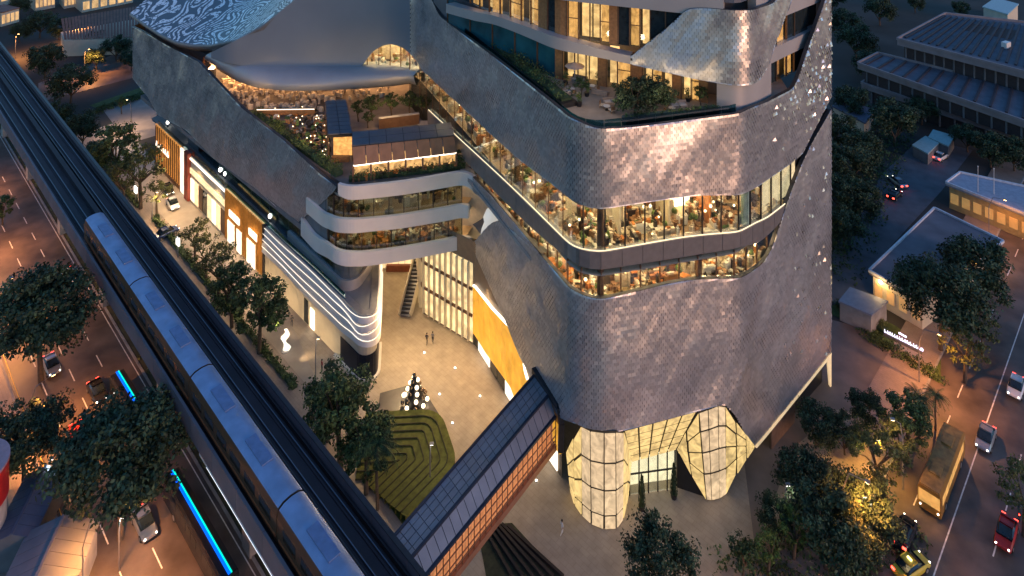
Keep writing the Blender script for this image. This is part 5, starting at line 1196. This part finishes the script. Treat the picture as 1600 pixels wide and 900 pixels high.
p0, p1 = P(183, 580, 3.2), P(217, 636, 3.2); bus('short dark made-up bus bearing a cyan light trail, farther up the left road', ((p0+p1)/2)*1-Vector((0, 0, 3.2)), math.atan2(*(p1-p0).yx), (p1-p0).length, PD, BLACK, (TRAIL_CYAN, TRAIL_BLUE), group='made-up light trail buses on the left road', wd=1.9)  # added bus, its strips stand in for a passing light trail
p0, p1 = P(268, 735, 3.2), P(360, 896, 3.2); bus('long dark made-up bus bearing a cyan light trail at the bottom left', ((p0+p1)/2)*1-Vector((0, 0, 3.2)), math.atan2(*(p1-p0).yx), (p1-p0).length, PD, BLACK, (TRAIL_CYAN, TRAIL_BLUE), group='made-up light trail buses on the left road', wd=1.9)
bus('yellow-orange lit bus on the near lane of the right road', P(1472, 752)+Vector((0, 0, .02)), RB2+math.pi, 11.5, mat('bus_yellow', (.30, .15, .03), .35, 0, .1), mat('bus_roof', (.30, .17, .05), .5, 0, .35, 1.5), None, lamp_mat('bus_window', (1, .55, .15), .5, .4, 1.))
mb_ = thing('motorbike', 'dark motorbike stopped at the right edge of the right road', 'motorbike', P(1592, 806)+Vector((0, 0, .02)), 1.)
for x in (-.65, .65): ring(MB(), .3, .1, x, 0, .3).build('wheel', RUBBER, mb_, world=False)
MB().bar((-.6, 0, .5), (.5, 0, .65), .22, .3).build('frame', PD, mb_, world=False); MB().box((-.25, 0, .82), (.7, .25, .1)).build('seat', BLACK, mb_, world=False); MB().bar((.5, -.35, 1.0), (.5, .35, 1.0), .05).build('handlebar', BLACK, mb_, world=False)
MB().ball((-.75, 0, .75), .08, 6, 4).build('taillight', L_RED, mb_, world=False)
# ------------------------------------------------------------------ street lamps and other lights
def streetlamp(px, py, h, label, col, lens, power, arm=(1.6, 0), group='street lamps', spot=True, light_only=False):
    p = P(px, py); t = thing('street_lamp', label, 'street lamp', p, 0, group); ax_, ay_ = arm
    MB().tube([(0, 0, 0), (0, 0, h*.7), (ax_*.25, ay_*.25, h*.95), (ax_, ay_, h)], .09, 6, .05).build('pole', GREY_METAL, t, world=False)
    MB().box((ax_, ay_, h), (.5, .3, .14), math.atan2(ay_, ax_)).build('lamp_head', GREY_METAL, t, world=False)
    MB().box((ax_, ay_, h-.10), (.4, .24, .06), math.atan2(ay_, ax_)).build('lens', lens, t, world=False)
    l = bpy.data.lights.new('lamp_light', 'SPOT'); l.energy = power*LE; l.color = col; l.spot_size = R(150); l.spot_blend = .8; l.shadow_soft_size = .25
    o = bpy.data.objects.new('lamp_light', l); COL.objects.link(o); o.parent = t; o.location = (ax_, ay_, h-.25); return t
SOD = (1, .37, .085)
def dirn(e, n): v = EN(e, n); return (v.x, v.y)
i = 0
for e, where in ((-185, 'far up'), (-158, 'beside the upper part of'), (-134, 'above the red car on'), (-108, 'beside the uppermost big tree on'), (-84, 'between the huge trees on'), (-62, 'above the long cyan bus on'), (-42, 'at the bottom of')):
    b_ = EN(e, 21.0); px_, py_ = 800+FPX*b_.x/b_.y, HOR+FPX*CAM_H/b_.y
    streetlamp(px_, py_, 9.0, f'sodium street lamp {where} the left road', SOD, L_SODIUM, 12500, dirn(0, 2.6))
for n, where in ((62, 'at the bottom of'), (84, 'beside the yellow bus on'), (114, 'under the bare trees of'), (136, 'beside the large dark tree on'), (160, 'far along')):
    b_ = EN(-29.6, n); px_, py_ = 800+FPX*b_.x/b_.y, HOR+FPX*CAM_H/b_.y
    streetlamp(px_, py_, 8.5, f'orange street lamp {where} the right road', SOD, L_SODIUM, 7000 if n < 120 else 2500, dirn(2.6, 0))
streetlamp(1411, 765, 8.5, 'tall slim lamp post left of the yellow bus', (1, .5, .2), L_WARM, 900, (-1.2, .2))
streetlamp(1227, 838, 6.0, 'pale lamp post at the edge of the entrance forecourt', (1, .9, .75), L_WHITE, 150, (.3, 0))
streetlamp(132, 118, 8.0, 'lone lamp post on the street at upper left', SOD, L_SODIUM, 12000, (1.4, 0))
streetlamp(24, 92, 8, 'glowing orange lamp at the far upper left beside the railway', SOD, L_SODIUM, 14000, (1, 0))
streetlamp(205, 205, 8, 'warm lamp on the side street left of the mall wing', (1, .62, .34), L_WARM, 7000, (-1, 0))
streetlamp(120, 66, 8, 'orange lamp in front of the brown roofed hall', SOD, L_SODIUM, 9000, (1, -.5))
streetlamp(238, 348, 6, 'warm lamp over the service lane by the parked cars', (1, .62, .3), L_WARM, 2500, (.8, .3))
streetlamp(186, 892, 6, 'bright white lamp at the bottom left beside the road', (.9, .97, 1), L_WHITE, 700, (.4, 0))
streetlamp(76, 780, 5, 'white-green lamp between the near trees at left', (.8, 1, .95), L_WHITE, 400, (.4, 0))
streetlamp(1348, 835, 4.5, 'white lamp box glowing beside the dark trees', (.85, .95, 1), L_WHITE, 300, (.2, 0))
streetlamp(1364, 755, 5.5, 'small golden lamp inside the golden-lit tree', (1, .5, .08), L_WARM, 4500, (.6, 0))
streetlamp(493, 592, 6, 'thin lamp post on the pavement near the rounded podium end', (1, .85, .6), L_WARM, 300, (.4, 0))
streetlamp(672, 756, 5.0, 'slim lamp post on the stepped lawn', (1, .9, .7), L_WHITE, 120, (.2, 0))
for px_, py_, lb in ((212, 318, 'white lit box sign beside the amber shop trees'), (278, 402, 'white lit box sign beside the railway and the blue car')):
    b_ = thing('lit_sign', lb, 'sign', P(px_, py_), R(-40)); MB().box((0, 0, 1.2), (.15, .15, 2.4)).build('post', GREY_METAL, b_, world=False)
    MB().box((0, 0, 2.9), (1.0, .25, 1.3)).build('sign_box', lamp_mat('sign_white', (1, .97, .9), 4), b_, world=False)
b_ = thing('lit_sign', 'white lit sign box among dark trees by the right road', 'sign', P(1354, 812), R(-20)); MB().box((0, 0, .5), (.15, .15, 1.0)).build('post', GREY_METAL, b_, world=False); MB().box((0, 0, 1.8), (1.3, .25, 1.7)).build('sign_box', lamp_mat('sign_cold', (.8, .95, 1), 4), b_, world=False)
def bare_flood(loc, to, power, col, size=1.0, ang_=110, name='bare_floodlight', parent=None):  # added spot light, no fixture is modelled for it
    l = bpy.data.lights.new('bare_flood_light', 'SPOT'); l.energy = power*LE; l.color = col; l.spot_size = R(ang_); l.spot_blend = .9; l.shadow_soft_size = size
    loc = Vector(loc); o = bpy.data.objects.new('bare_flood_light', l); COL.objects.link(o); o.parent = mall; o.location = loc-mall.location
    o.rotation_euler = (Vector(to)-loc).to_track_quat('-Z', 'Y').to_euler()
WCOL = (1, .67, .34)
bare_flood((-16, 108.2, 12.8), (-14, 96, 0), 8600, WCOL, .6, 150); bare_flood((-21, 106.2, 9.0), (-14, 95, 0), 3000, WCOL, .5, 140)
bare_flood((-4, 105, 11.5), (-12, 97, 0), 4600, WCOL, .5, 140); bare_flood((1.2, 95.2, 10.5), (-8, 88, 0), 3600, WCOL, .5, 140)
bare_flood((-19, 118, 12.5), (-19, 117, 0), 2600, WCOL, .6, 150)
bare_flood((4.2, 88.5, 9.5), (-1, 80, 0), 350, WCOL, .5, 140)
bare_flood((17, 83.5, 9.8), (17, 77, 0), 260, (1, .72, .45), .6, 140); bare_flood((29, 87.5, 5), (32, 82, 0), 120, (1, .7, .45), .4, 140)
for e in (-115, -109, -103, -97): bare_flood(EN(e, 52.6, .4), EN(e, 57.3, 2.2), 800, WCOL, .3, 110)  # added wash on the cream wall, without fixtures
for e in (-164, -155, -146, -137, -128, -120): bare_flood(EN(e, 56.2, 9.3), EN(e, 51.5, 0), 2600, WCOL, .4, 150)
for e in (-112, -100): bare_flood(EN(e, 50.8, 5.2), EN(e, 52.5, 0), 900, WCOL, .4, 150)  # floating lights added to brighten the pavement
for px_, py_, pw in ((600, 170, 900), (430, 180, 900), (640, 175, 900), (480, 200, 900), (500, 240, 600), (390, 150, 500)): bare_flood(P(px_, py_, 29), P(px_, py_, 24), pw, (1, .55, .2), .4, 150)
for px_, py_, pw in ((900, 130, 350), (960, 140, 300), (1040, 140, 300), (1085, 150, 250)): bare_flood(P(px_, py_, 50), P(px_, py_+15, 45), pw, (1, .68, .38), .4, 150)
# ------------------------------------------------------------------ people
def person(label, loc, rz, shirt, trousers, stride=.0, carry=False, group='people walking on the plaza'):
    me = bpy.data.meshes.new('person'); s = stride
    V_ = [(0, 0, .95), (0, 0, 1.15), (0, 0, 1.40), (0, 0, 1.52), (.02, 0, 1.62), (.03, 0, 1.70),
          (0, .17, 1.40), (-.04*s*3, .22, 1.14), (.25*s, .22, .90), (.28*s, .22, .80), (0, -.17, 1.40), (.04*s*3, -.22, 1.14), (-.2*s, -.22, .90), (-.22*s, -.22, .80),
          (0, .09, .90), (.35*s, .10, .50), (.2*s, .10, .08), (.2*s+.14, .10, .04), (0, -.09, .90), (-.1*s, -.10, .50), (-.5*s, -.10, .10), (-.5*s+.14, -.10, .04)]
    E_ = [(0, 1), (1, 2), (2, 3), (3, 4), (4, 5), (2, 6), (6, 7), (7, 8), (8, 9), (2, 10), (10, 11), (11, 12), (12, 13), (0, 14), (14, 15), (15, 16), (16, 17), (0, 18), (18, 19), (19, 20), (20, 21)]
    Rr = [.13, .12, .15, .055, .095, .09, .065, .05, .04, .035, .065, .05, .04, .035, .09, .065, .045, .04, .09, .065, .045, .04]
    me.from_pydata(V_, E_, []); o = bpy.data.objects.new('tmp', me); COL.objects.link(o)
    sk = o.modifiers.new('s', 'SKIN'); su = o.modifiers.new('u', 'SUBSURF'); su.levels = 1; su.render_levels = 1
    for i, v in enumerate(me.skin_vertices[0].data): v.radius = (Rr[i], Rr[i]*(.75 if i < 3 else 1)); v.use_root = (i == 0)
    dg = bpy.context.evaluated_depsgraph_get(); m2 = bpy.data.meshes.new_from_object(o.evaluated_get(dg)); bpy.data.objects.remove(o)
    m2.name = 'person'; m2.materials.clear()
    for m_ in (shirt, trousers, mat('skin', (.42, .26, .17), .6), BLACK): m2.materials.append(m_)
    for p in m2.polygons:
        c = p.center; p.material_index = 3 if c.z < .09 else 1 if c.z < .96 and abs(c.y) < .19 else 2 if (c.z > 1.5 or c.z < .90 or (abs(c.y) > .17 and c.z < 1.12)) else 0
    m2.polygons.foreach_set('use_smooth', [True]*len(m2.polygons))
    t = bpy.data.objects.new('person', m2); COL.objects.link(t); t.location = loc; t.rotation_euler = (0, 0, rz); tag(t, label, 'person', group)
    q = MB(); q.ball((.01, 0, 1.69), .115, 10, 7); q.build('hair', mat('hair', (.02, .015, .012), .7), t, world=False, smooth=True)
    return t
SHD = mat('cloth_dark', (.04, .04, .05), .8); SHW = mat('cloth_white', (.75, .73, .7), .8); SHG = mat('cloth_grey', (.2, .2, .22), .8); SHR = mat('cloth_red', (.3, .06, .05), .8)
person('walker in dark clothes in the middle of the plaza, left one of a pair', P(667, 538, .04), 1.2, SHD, SHD, .6)
person('walker in grey top beside the dark-clothed walker on the plaza', P(676, 536, .04), 1.4, SHG, SHD, .4)
person('person dressed in white on the forecourt below the skybridge', P(878, 836, .04), .4, SHW, SHW, .5)
person('person in dark clothes on the pavement by the cream wall door', P(456, 510, .04), 2., SHD, SHD, .4)
person('person in grey on the pavement farther from the white sculpture', P(442, 499, .04), 2.2, SHG, SHD, .5)
person('person in red standing under the corner tree at the plaza edge', P(503, 580, .04), .7, SHR, SHD, .1)
# ------------------------------------------------------------------ upper-terrace furniture
GF = 'lounge furniture on the upper terrace'
def sofa(px, py, rz, label, w=2.2):
    p = P(px, py, 45.5); t = thing('sofa', label, 'sofa', p, rz, GF); c1 = mat('sofa_fabric', (.35, .27, .22), .8); c2 = mat('cushion_fabric', (.62, .55, .48), .8)
    MB().box((0, 0, .22), (w, .85, .3)).build('seat', c1, t, world=False); MB().box((0, .36, .55), (w, .18, .5)).build('backrest', c1, t, world=False)
    for s in (-1, 1): MB().box((s*(w/2-.08), 0, .42), (.16, .8, .3)).build('armrest', c1, t, world=False); MB().box((s*w*.24, -.03, .44), (w*.42, .62, .14)).build('cushion', c2, t, world=False)
def table(px, py, label, r=.45):
    p = P(px, py, 45.5); t = thing('table', label, 'table', p, 0, GF); MB().lathe([(r, .52), (r, .57)], n=14).build('tabletop', WHITE_METAL, t, world=False); MB().lathe([(.05, .02), (.05, .52)], n=8).build('leg', DARK_METAL, t, world=False); MB().lathe([(.25, 0), (.25, .03)], n=10).build('base', DARK_METAL, t, world=False)
for a_ in ((880, 148, .3, 'long sofa behind the glass balustrade at the terrace left'), (905, 128, -.5, 'sofa near the lit terrace room'), (938, 148, 2.6, 'sofa facing the potted tree on the terrace'), (955, 163, .2, 'sofa in front of the dense rounded tree'), (985, 190, 3.0, 'low sofa at the tip of the terrace'), (1060, 168, .1, 'sofa on the right of the dense trees')): sofa(*a_)
for px_, py_, k, lb in ((884, 132, .9, 'potted shrub left of the terrace parasol'), (917, 150, .8, 'potted shrub in the middle of the lounge seats'), (936, 132, 1.0, 'potted shrub by the timber pier of the terrace room'), (972, 148, .9, 'potted shrub before the lit curtain on the terrace'), (905, 166, .8, 'potted shrub against the terrace balustrade near its tip'), (1075, 158, .9, 'potted shrub by the right lit terrace window')):
    t = thing('potted_shrub', lb, 'plant', P(px_, py_, 45.5), 0, 'potted shrubs on the upper terrace'); MB().lathe([(.28, 0), (.36, .5)], n=10).build('pot', DARK_METAL, t, world=False); q = MB(); rr_2 = random.Random(px_)
    for i in range(5): leaf_cluster(q, Vector((rr_2.uniform(-.2, .2), rr_2.uniform(-.2, .2), .8+i*.2)), .42*k, 26, .22, rr_2)
    q.build('foliage', FOL[3], t, world=False)
def chair(px, py, rz, label):
    t = thing('armchair', label, 'chair', P(px, py, 45.5), rz, GF); c1 = FURN[1]; MB().box((0, 0, .38), (.6, .6, .14)).build('seat', FURN[0], t, world=False); MB().box((0, .28, .65), (.6, .08, .5)).build('backrest', c1, t, world=False)
    for sx in (-.25, .25):
        for sy in (-.25, .25): MB().box((sx, sy, .16), (.06, .06, .32)).build('leg', c1, t, world=False)
for a_ in ((886, 141, 1, 'armchair beside the left sofa table'), (899, 150, 2.5, 'armchair between left sofa and balustrade'), (918, 137, .4, 'armchair at the middle lounge table'), (932, 144, 4, 'armchair right of the middle lounge table'), (941, 168, 1.2, 'armchair at the terrace tip table'), (956, 176, 3.6, 'armchair nearest the terrace tip'), (1043, 180, 2, 'armchair beside the right terrace table'), (908, 115, 1.5, 'armchair under the lit terrace window')): chair(*a_)
for a_ in ((893, 145, 'round white table between the left sofas'), (925, 140, 'round white table in the middle of the lounge'), (948, 172, 'round white table near the terrace tip'), (1050, 175, 'round white table right of the dense tree'), (915, 118, 'round white table under the lit window')): table(*a_)
pl = thing('terrace_planter', 'long teal-dark planter along the front of the upper terrace', 'planter', P(1040, 180, 45.5)); a, b = P(975, 190, 46.0), P(1120, 173, 46.0)
MB().bar(a, b, 1.4, .9).build('trough', mat('planter_teal', (.05, .09, .10), .4), pl); q = MB(); rnd = random.Random(2)
for i in range(60): leaf_cluster(q, lerp(a, b, rnd.random())+Vector((rnd.uniform(-.2, .2), rnd.uniform(-.5, .5), .6)), .4, 14, .22, rnd)
q.build('foliage', FOL[1], pl)
pl = thing('terrace_planter', 'dark planting bed along the left side of the upper terrace', 'planter', P(830, 120, 45.5)); a, b = fi.at(fi.sp(748), -2.6, 45.8), fi.at(fi.sp(862), -2.6, 45.8)
MB().bar(a, b, 2.2, .6).build('trough', BLACK, pl)
um = thing('parasol', 'cream round parasol over the terrace lounge', 'parasol', P(898, 128, 45.5)); MB().tube([(0, 0, 0), (0, 0, 2.5)], .04, 6, .04).build('pole', WHITE_METAL, um, world=False); MB().lathe([(1.4, 2.2), (.05, 2.7)], n=8).build('canopy', mat('parasol_cloth', (.6, .45, .36), .8), um, world=False)
# ------------------------------------------------------------------ embassy grounds at the right
CB = mat('aged_concrete', (.26, .22, .22), .85, 0, .15, .4); ROOFT = mat('terrace_roof', (.12, .125, .15), .8, 0, .2, .5); RIB = mat('roof_rib', (.035, .035, .045), .7)
eb = thing('concrete_building', 'stepped concrete office block with ribbed roof terraces at the upper right', 'building', (118, 190, 0))
def level(z, th, pts, ribs, ndir, ftn='roof_terrace'):
    p = [P(x, y, z) for x, y in pts]; q = MB(); q.prism([v[:2] for v in p], z-th, z); lv = q.build(ftn, CB, eb)
    q = MB(); c = sum(p, Vector())/len(p); q.prism([(c+(v-c)*.965)[:2] for v in p], z-.2, z+.03); q.build('roof_surface', ROOFT, lv)
    for i in range(len(p)):
        q = MB(); q.bar(p[i]+Vector((0, 0, .25)), p[(i+1) % len(p)]+Vector((0, 0, .25)), .5, .7); q.build('parapet', CB, lv)
    a, b, c_, d_ = p[:4]
    for i in range(ribs):
        k = (i+.5)/ribs; u, v = lerp(a, b, k), lerp(d_, c_, k); q = MB(); q.bar(lerp(u, v, .08)+Vector((0, 0, .2)), lerp(u, v, .92)+Vector((0, 0, .2)), .55, .45); q.build('roof_rib', RIB, lv)
    return p
pT = level(15, 1.5, [(1402, 62), (1640, 124), (1640, 40), (1477, 22)], 17, 0)
pM = level(9.5, 1.3, [(1340, 100), (1640, 205), (1640, 150), (1372, 84)], 13, 0)
pL = level(4.6, 1.2, [(1346, 131), (1640, 228), (1640, 176), (1378, 112)], 10, 0)
def under(p, z0, z1, setb, ncol):
    a, b, c_, d_ = p[:4]; q = MB(); i_ = [lerp(v, sum(p, Vector())/4, setb) for v in p]; q.prism([v[:2] for v in i_], z0, z1); w = q.build('storey', mat('dark_storey', (.05, .04, .04), .5), eb)
    for i in range(ncol):
        k = (i+.5)/ncol; u = lerp(a, b, k); v = lerp(u, (c_+d_)/2, .04); q = MB(); q.box((v.x, v.y, (z0+z1)/2), (.35, .35, z1-z0)); q.build('column', CONC_DARK, w)
        if i % 4 == 1:
            q = MB(); v = lerp(u, (c_+d_)/2, setb*.9); q.box((v.x+1, v.y-.2, z0+1.6), (1.6, .2, 1.6), -.65); q.build('lit_window', lamp_mat('office_window', (1, .45, .15), .35, .5, 1.), w)
under(pT, 9.6, 13.5, .08, 14); under(pM, 5.1, 8.2, .08, 14); under(pL, .05, 3.8, .10, 12)
q = MB(); v = P(1550, 70, 15); 
ct = [P(1503, 46, 15.05), P(1580, 62, 15.05), P(1590, 48, 15.05), P(1516, 36, 15.05)]; q.prism([p[:2] for p in ct], 15.04, 15.10); q.build('courtyard_opening', mat('brick_court', (.10, .05, .04), .8), eb)
q = MB(); q.box(P(1572, 70, 15.9), (2.2, 1.4, 1.6), .5); q.build('roof_unit', WHITE_METAL, eb)
q = MB(); q.box(P(1562, 104, 12.0), (2.6, .3, 1.4), -.6); q.build('lit_window', lamp_mat('cold_window', (.9, .95, .8), 2.0), eb)
def lowhouse(name, label, cat, roof, z, th, wallm, roofm, edge=None, lit=None):
    p = [P(x, y, z) for x, y in roof]; c = sum(p, Vector())/len(p); t = thing(name, label, cat, (c.x, c.y, 0))
    q = MB(); q.prism([lerp(v, c, .06)[:2] for v in p], .02, z-th); w = q.build('wall', wallm, t)
    q = MB(); q.prism([v[:2] for v in p], z-th, z); r = q.build('roof', roofm, t)
    if edge:
        for i in range(len(p)): MB().bar(p[i]+Vector((0, 0, .12)), p[(i+1) % len(p)]+Vector((0, 0, .12)), .3, .45).build('roof_edge', edge, r)
    a, b = p[0], p[1]
    if lit:
        for i in range(lit[0]):
            k = (i+.5)/lit[0]; v = lerp(lerp(a, b, k), c, .052); q = MB(); d = b-a; q.box((v.x, v.y, z*.45), (lit[2], .15, z*.4), math.atan2(d.y, d.x)); q.build('window', lit[1], w)
    return t, p
WED = mat('white_roof_edge', (.62, .62, .66), .5); FR = mat('felt_roof', (.16, .15, .17), .85, 0, .2, .3, bump=.2)
t_, p_ = lowhouse('flat_roofed_house', 'low house with a dark flat roof and white roof edge in the embassy grounds', 'house', [(1358, 424), (1440, 470), (1568, 378), (1460, 326)], 5.2, .5, CREAM, FR, WED, (4, lamp_mat('house_window', (1, .6, .25), .22, .3, 1.), 1.2))
l = bpy.data.lights.new('wall_lamp_light', 'POINT'); l.energy = 160; l.color = (1, .62, .25); l.shadow_soft_size = .3; o = bpy.data.objects.new('wall_lamp_light', l); COL.objects.link(o); o.parent = t_; o.location = P(1374, 446, 4.2)-wloc(t_)
MB().ball(P(1376, 440, 4.0), .3, 8, 5).build('wall_lamp', L_WARM_HI, t_)
lowhouse('shed', 'small shed with plain blue-grey roof below the white-edged house', 'shed', [(1310, 470), (1362, 492), (1388, 470), (1328, 448)], 3.2, .3, CONC, mat('shed_roof', (.24, .26, .32), .6, 0, .1))
lowhouse('gatehouse', 'long gatehouse with a pale blue canopy roof behind the two flagpoles', 'gatehouse', [(1478, 286), (1660, 358), (1660, 305), (1500, 270)], 5.0, .5, mat('ochre_wall', (.42, .32, .14), .7), mat('pale_roof', (.30, .33, .40), .6, 0, .15), WED, (9, lamp_mat('gate_window', (1, .6, .2), .2, .4, 1.), 1.4))
lowhouse('kiosk', 'small kiosk with pale turquoise roof beside the parking court', 'kiosk', [(1425, 226), (1450, 240), (1468, 222), (1446, 212)], 2.8, .3, CONC_DARK, mat('turquoise_roof', (.30, .45, .45), .5, 0, .1), None)
lowhouse('pavilion', 'pale turquoise roofed pavilion by the concrete building', 'pavilion', [(1450, 214), (1482, 228), (1492, 212), (1458, 202)], 3.0, .3, CONC_DARK, MATS['turquoise_roof'], None)
lowhouse('house', 'dark-roofed small house half hidden behind the mall corner', 'house', [(1300, 165), (1352, 192), (1366, 172), (1316, 152)], 4.0, .4, CREAM, mat('slate_roof', (.10, .12, .17), .6, 0, .15))
lowhouse('house', 'pale-roofed house at the very top between the trees', 'house', [(1535, 10), (1575, 22), (1592, 6), (1555, -4)], 6, .4, CREAM, mat('mint_roof', (.40, .52, .52), .6, 0, .1))
for px_, py_, lb in ((1528, 338, 'left of the two slim white flagpoles'), (1553, 342, 'right of the two slim white flagpoles')):
    t = thing('flagpole', lb, 'flagpole', P(px_, py_), 0, 'flagpoles by the gatehouse'); MB().tube([(0, 0, 0), (0, 0, 5), (0, 0, 10)], .09, 8, .05).build('pole', WHITE_METAL, t, world=False); MB().ball((0, 0, 10.05), .12, 8, 5).build('finial', WHITE_METAL, t, world=False); MB().lathe([(.4, 0), (.4, .15), (.15, .25)], n=10).build('base', CONC, t, world=False)
# glowing sign letters by the lane (too small in the photo to be read)
sg = thing('letter_sign', 'row of glowing violet-white sign letters on the lawn by the lane', 'sign', P(1412, 532)); a, b = P(1382, 517, .9), P(1442, 547, .9); LV = lamp_mat('violet_white', (.80, .74, 1.0), 3.0)
rnd = random.Random(6)
d = (b-a).normalized(); az = math.atan2(d.y, d.x); x = 0; LL = (b-a).length
MB().bar(a+Vector((0, .2, -.6)), b+Vector((0, .2, -.6)), .3, .5).build('base', CONC_DARK, sg)
while x < LL:
    w = rnd.uniform(.16, .34); q = MB(); c = a+d*(x+w/2); q.box(c+Vector((0, 0, -.12)), (w, .1, .09), az); q.box(c+d*(-w*.4)+Vector((0, 0, .05)), (.08, .1, .42), az)
    if rnd.random() < .6: q.box(c+d*(w*.4)+Vector((0, 0, 0)), (.08, .1, .3), az)
    q.build('sign_letter', LV, sg); x += w+.12
for i in range(3): q = MB(); q.box(lerp(a, b, .42+i*.07)+Vector((0, .1, .75-.03*i)), (.32, .1, .22), az); q.build('sign_letter', LV, sg)
# ------------------------------------------------------------------ upper left houses and lower left corner
HR_ = mat('clay_roof', (.26, .12, .08), .75, 0, .2, .6)
lb_t = thing('long_hall', 'long hall with a brown tiled roof beyond the trees at the upper left', 'hall', P(150, 45))
z = 7; p = [P(88, 38, z), P(215, 22, z), P(215, 58, 5.5), P(100, 62, 5.5)]
rg = [P(95, 30, 9.5), P(215, 10, 9.5)]
for i in range(24):
    k0, k1 = i/24+.004, (i+1)/24-.004; q = MB(); aa, bb = lerp(rg[0], rg[1], k0), lerp(rg[0], rg[1], k1); cc, dd = lerp(p[3], p[2], k1), lerp(p[3], p[2], k0); up = Vector((0, 0, .12))
    q.add([aa, bb, cc, dd, aa+up, bb+up, cc+up, dd+up], [(0, 1, 2, 3), (7, 6, 5, 4), (0, 4, 5, 1), (1, 5, 6, 2), (2, 6, 7, 3), (3, 7, 4, 0)]); q.build('roof_panel', HR_, lb_t)
q = MB(); q.prism([v[:2] for v in (p[3], p[2], rg[1], rg[0])], .1, 5.2); q.build('wall', CREAM, lb_t)
GLH = lamp_mat('lit_facade', (1, .58, .24), .7, .6, .25)
for (x0, y0, x1, y1, h, lb, ht) in ((55, 18, 86, 12, 7, 'tall lit orange house front at the top left', 5), (128, 20, 208, 4, 5, 'long brightly lit facade behind the brown roof', 6), (2, 42, 30, 34, 5, 'small lit house at the top left edge', 4), (100, 14, 122, 10, 6, 'lit house front between trees at the top left', 4), (0, 10, 40, 0, 9, 'dark block at the extreme top left', 3)):
    a, b = P(x0, y0), P(x1, y1); d = (b-a).normalized(); s = Vector((-d.y, d.x, 0)); t = thing('town_house', lb, 'house', (a+b)/2)
    q = MB(); q.prism([a[:2], b[:2], (b+s*9)[:2], (a+s*9)[:2]], .02, h); w = q.build('wall', CREAM, t)
    q = MB(); q.prism([(a-s*.4)[:2], (b-s*.4)[:2], (b+s*9.4)[:2], (a+s*9.4)[:2]], h, h+.3); q.build('roof', HR_, t)
    for i in range(ht):
        v = lerp(a, b, (i+.5)/ht)-s*.06; q = MB(); q.box((v.x, v.y, h*.5), ((b-a).length/ht*.7, .1, h*.6), math.atan2(d.y, d.x)); q.build('lit_window', GLH, w)
# lower left corner
def gable(label, e0, e1, rz, c, w, L, h, rh, wm, rm):
    t = thing('gabled_house', label, 'house', c, rz)
    MB().box((0, 0, h/2), (L-.4, w-.6, h)).build('wall', wm, t, world=False)
    for s in (-1, 1):
        n = 7
        for i in range(n):
            x0, x1 = -L/2+L*i/n+.02, -L/2+L*(i+1)/n-.02; q = MB(); v = [Vector((x0, s*w/2, h)), Vector((x1, s*w/2, h)), Vector((x1, 0, h+rh)), Vector((x0, 0, h+rh))]; up = Vector((0, 0, .1)); q.add(v+[k+up for k in v], [(0, 1, 2, 3), (7, 6, 5, 4), (0, 4, 5, 1), (1, 5, 6, 2), (2, 6, 7, 3), (3, 7, 4, 0)]); q.build('roof_sheet', rm, t, world=False)
    MB().bar((-L/2, 0, h+rh+.1), (L/2, 0, h+rh+.1), .3, .15).build('ridge', rm, t, world=False)
    q = MB(); q.add([(-L/2+.2, -w/2+.3, h), (-L/2+.2, w/2-.3, h), (-L/2+.2, 0, h+rh-.1)], [(0, 1, 2)]); q.add([(L/2-.2, -w/2+.3, h), (L/2-.2, w/2-.3, h), (L/2-.2, 0, h+rh-.1)], [(0, 1, 2)]); q.build('gable_end', wm, t, world=False)
gable('house with pale blue-grey gabled roof at the lower left edge of the frame', 0, 0, R(100), P(70, 945, 0), 7.5, 9, 3.6, 1.3, CONC, mat('steel_roof', (.20, .215, .25), .5, .2, .1, .6))
gable('dark blue-roofed shed behind the gabled house at lower left', 0, 0, R(100), P(46, 838, 0), 4.5, 8, 3.5, .8, CONC_DARK, mat('dark_blue_roof', (.09, .11, .17), .55, .1, .1, .6))
rt = thing('advertising_drum', 'red round advertising sign with a white stroke at the left edge', 'sign', P(-44, 880, 0))
MB().lathe([(3.4, 6.6), (3.4, 10.4)], n=36).build('drum', mat('sign_red', (.45, .02, .02), .4), rt, world=False, smooth=False)
MB().lathe([(3.2, 0), (3.2, 6.6)], n=36).build('tower', mat('pale_render', (.5, .48, .46), .7), rt, world=False); MB().lathe([(3.5, 10.4), (3.5, 10.7)], n=36).build('cap', mat('drum_cap', (.4, .25, .28), .5), rt, world=False)
q = MB(); st = []
for i in range(22):
    k = i/21; an = R(-42+14*math.sin(k*5.2)+k*10); zz = 7.2+2.6*k; st.append(Vector((3.5*math.cos(an), 3.5*math.sin(an), zz)))
q.tube(st, .10, 5, .10); q.build('logo_stroke', PW, rt, world=False)
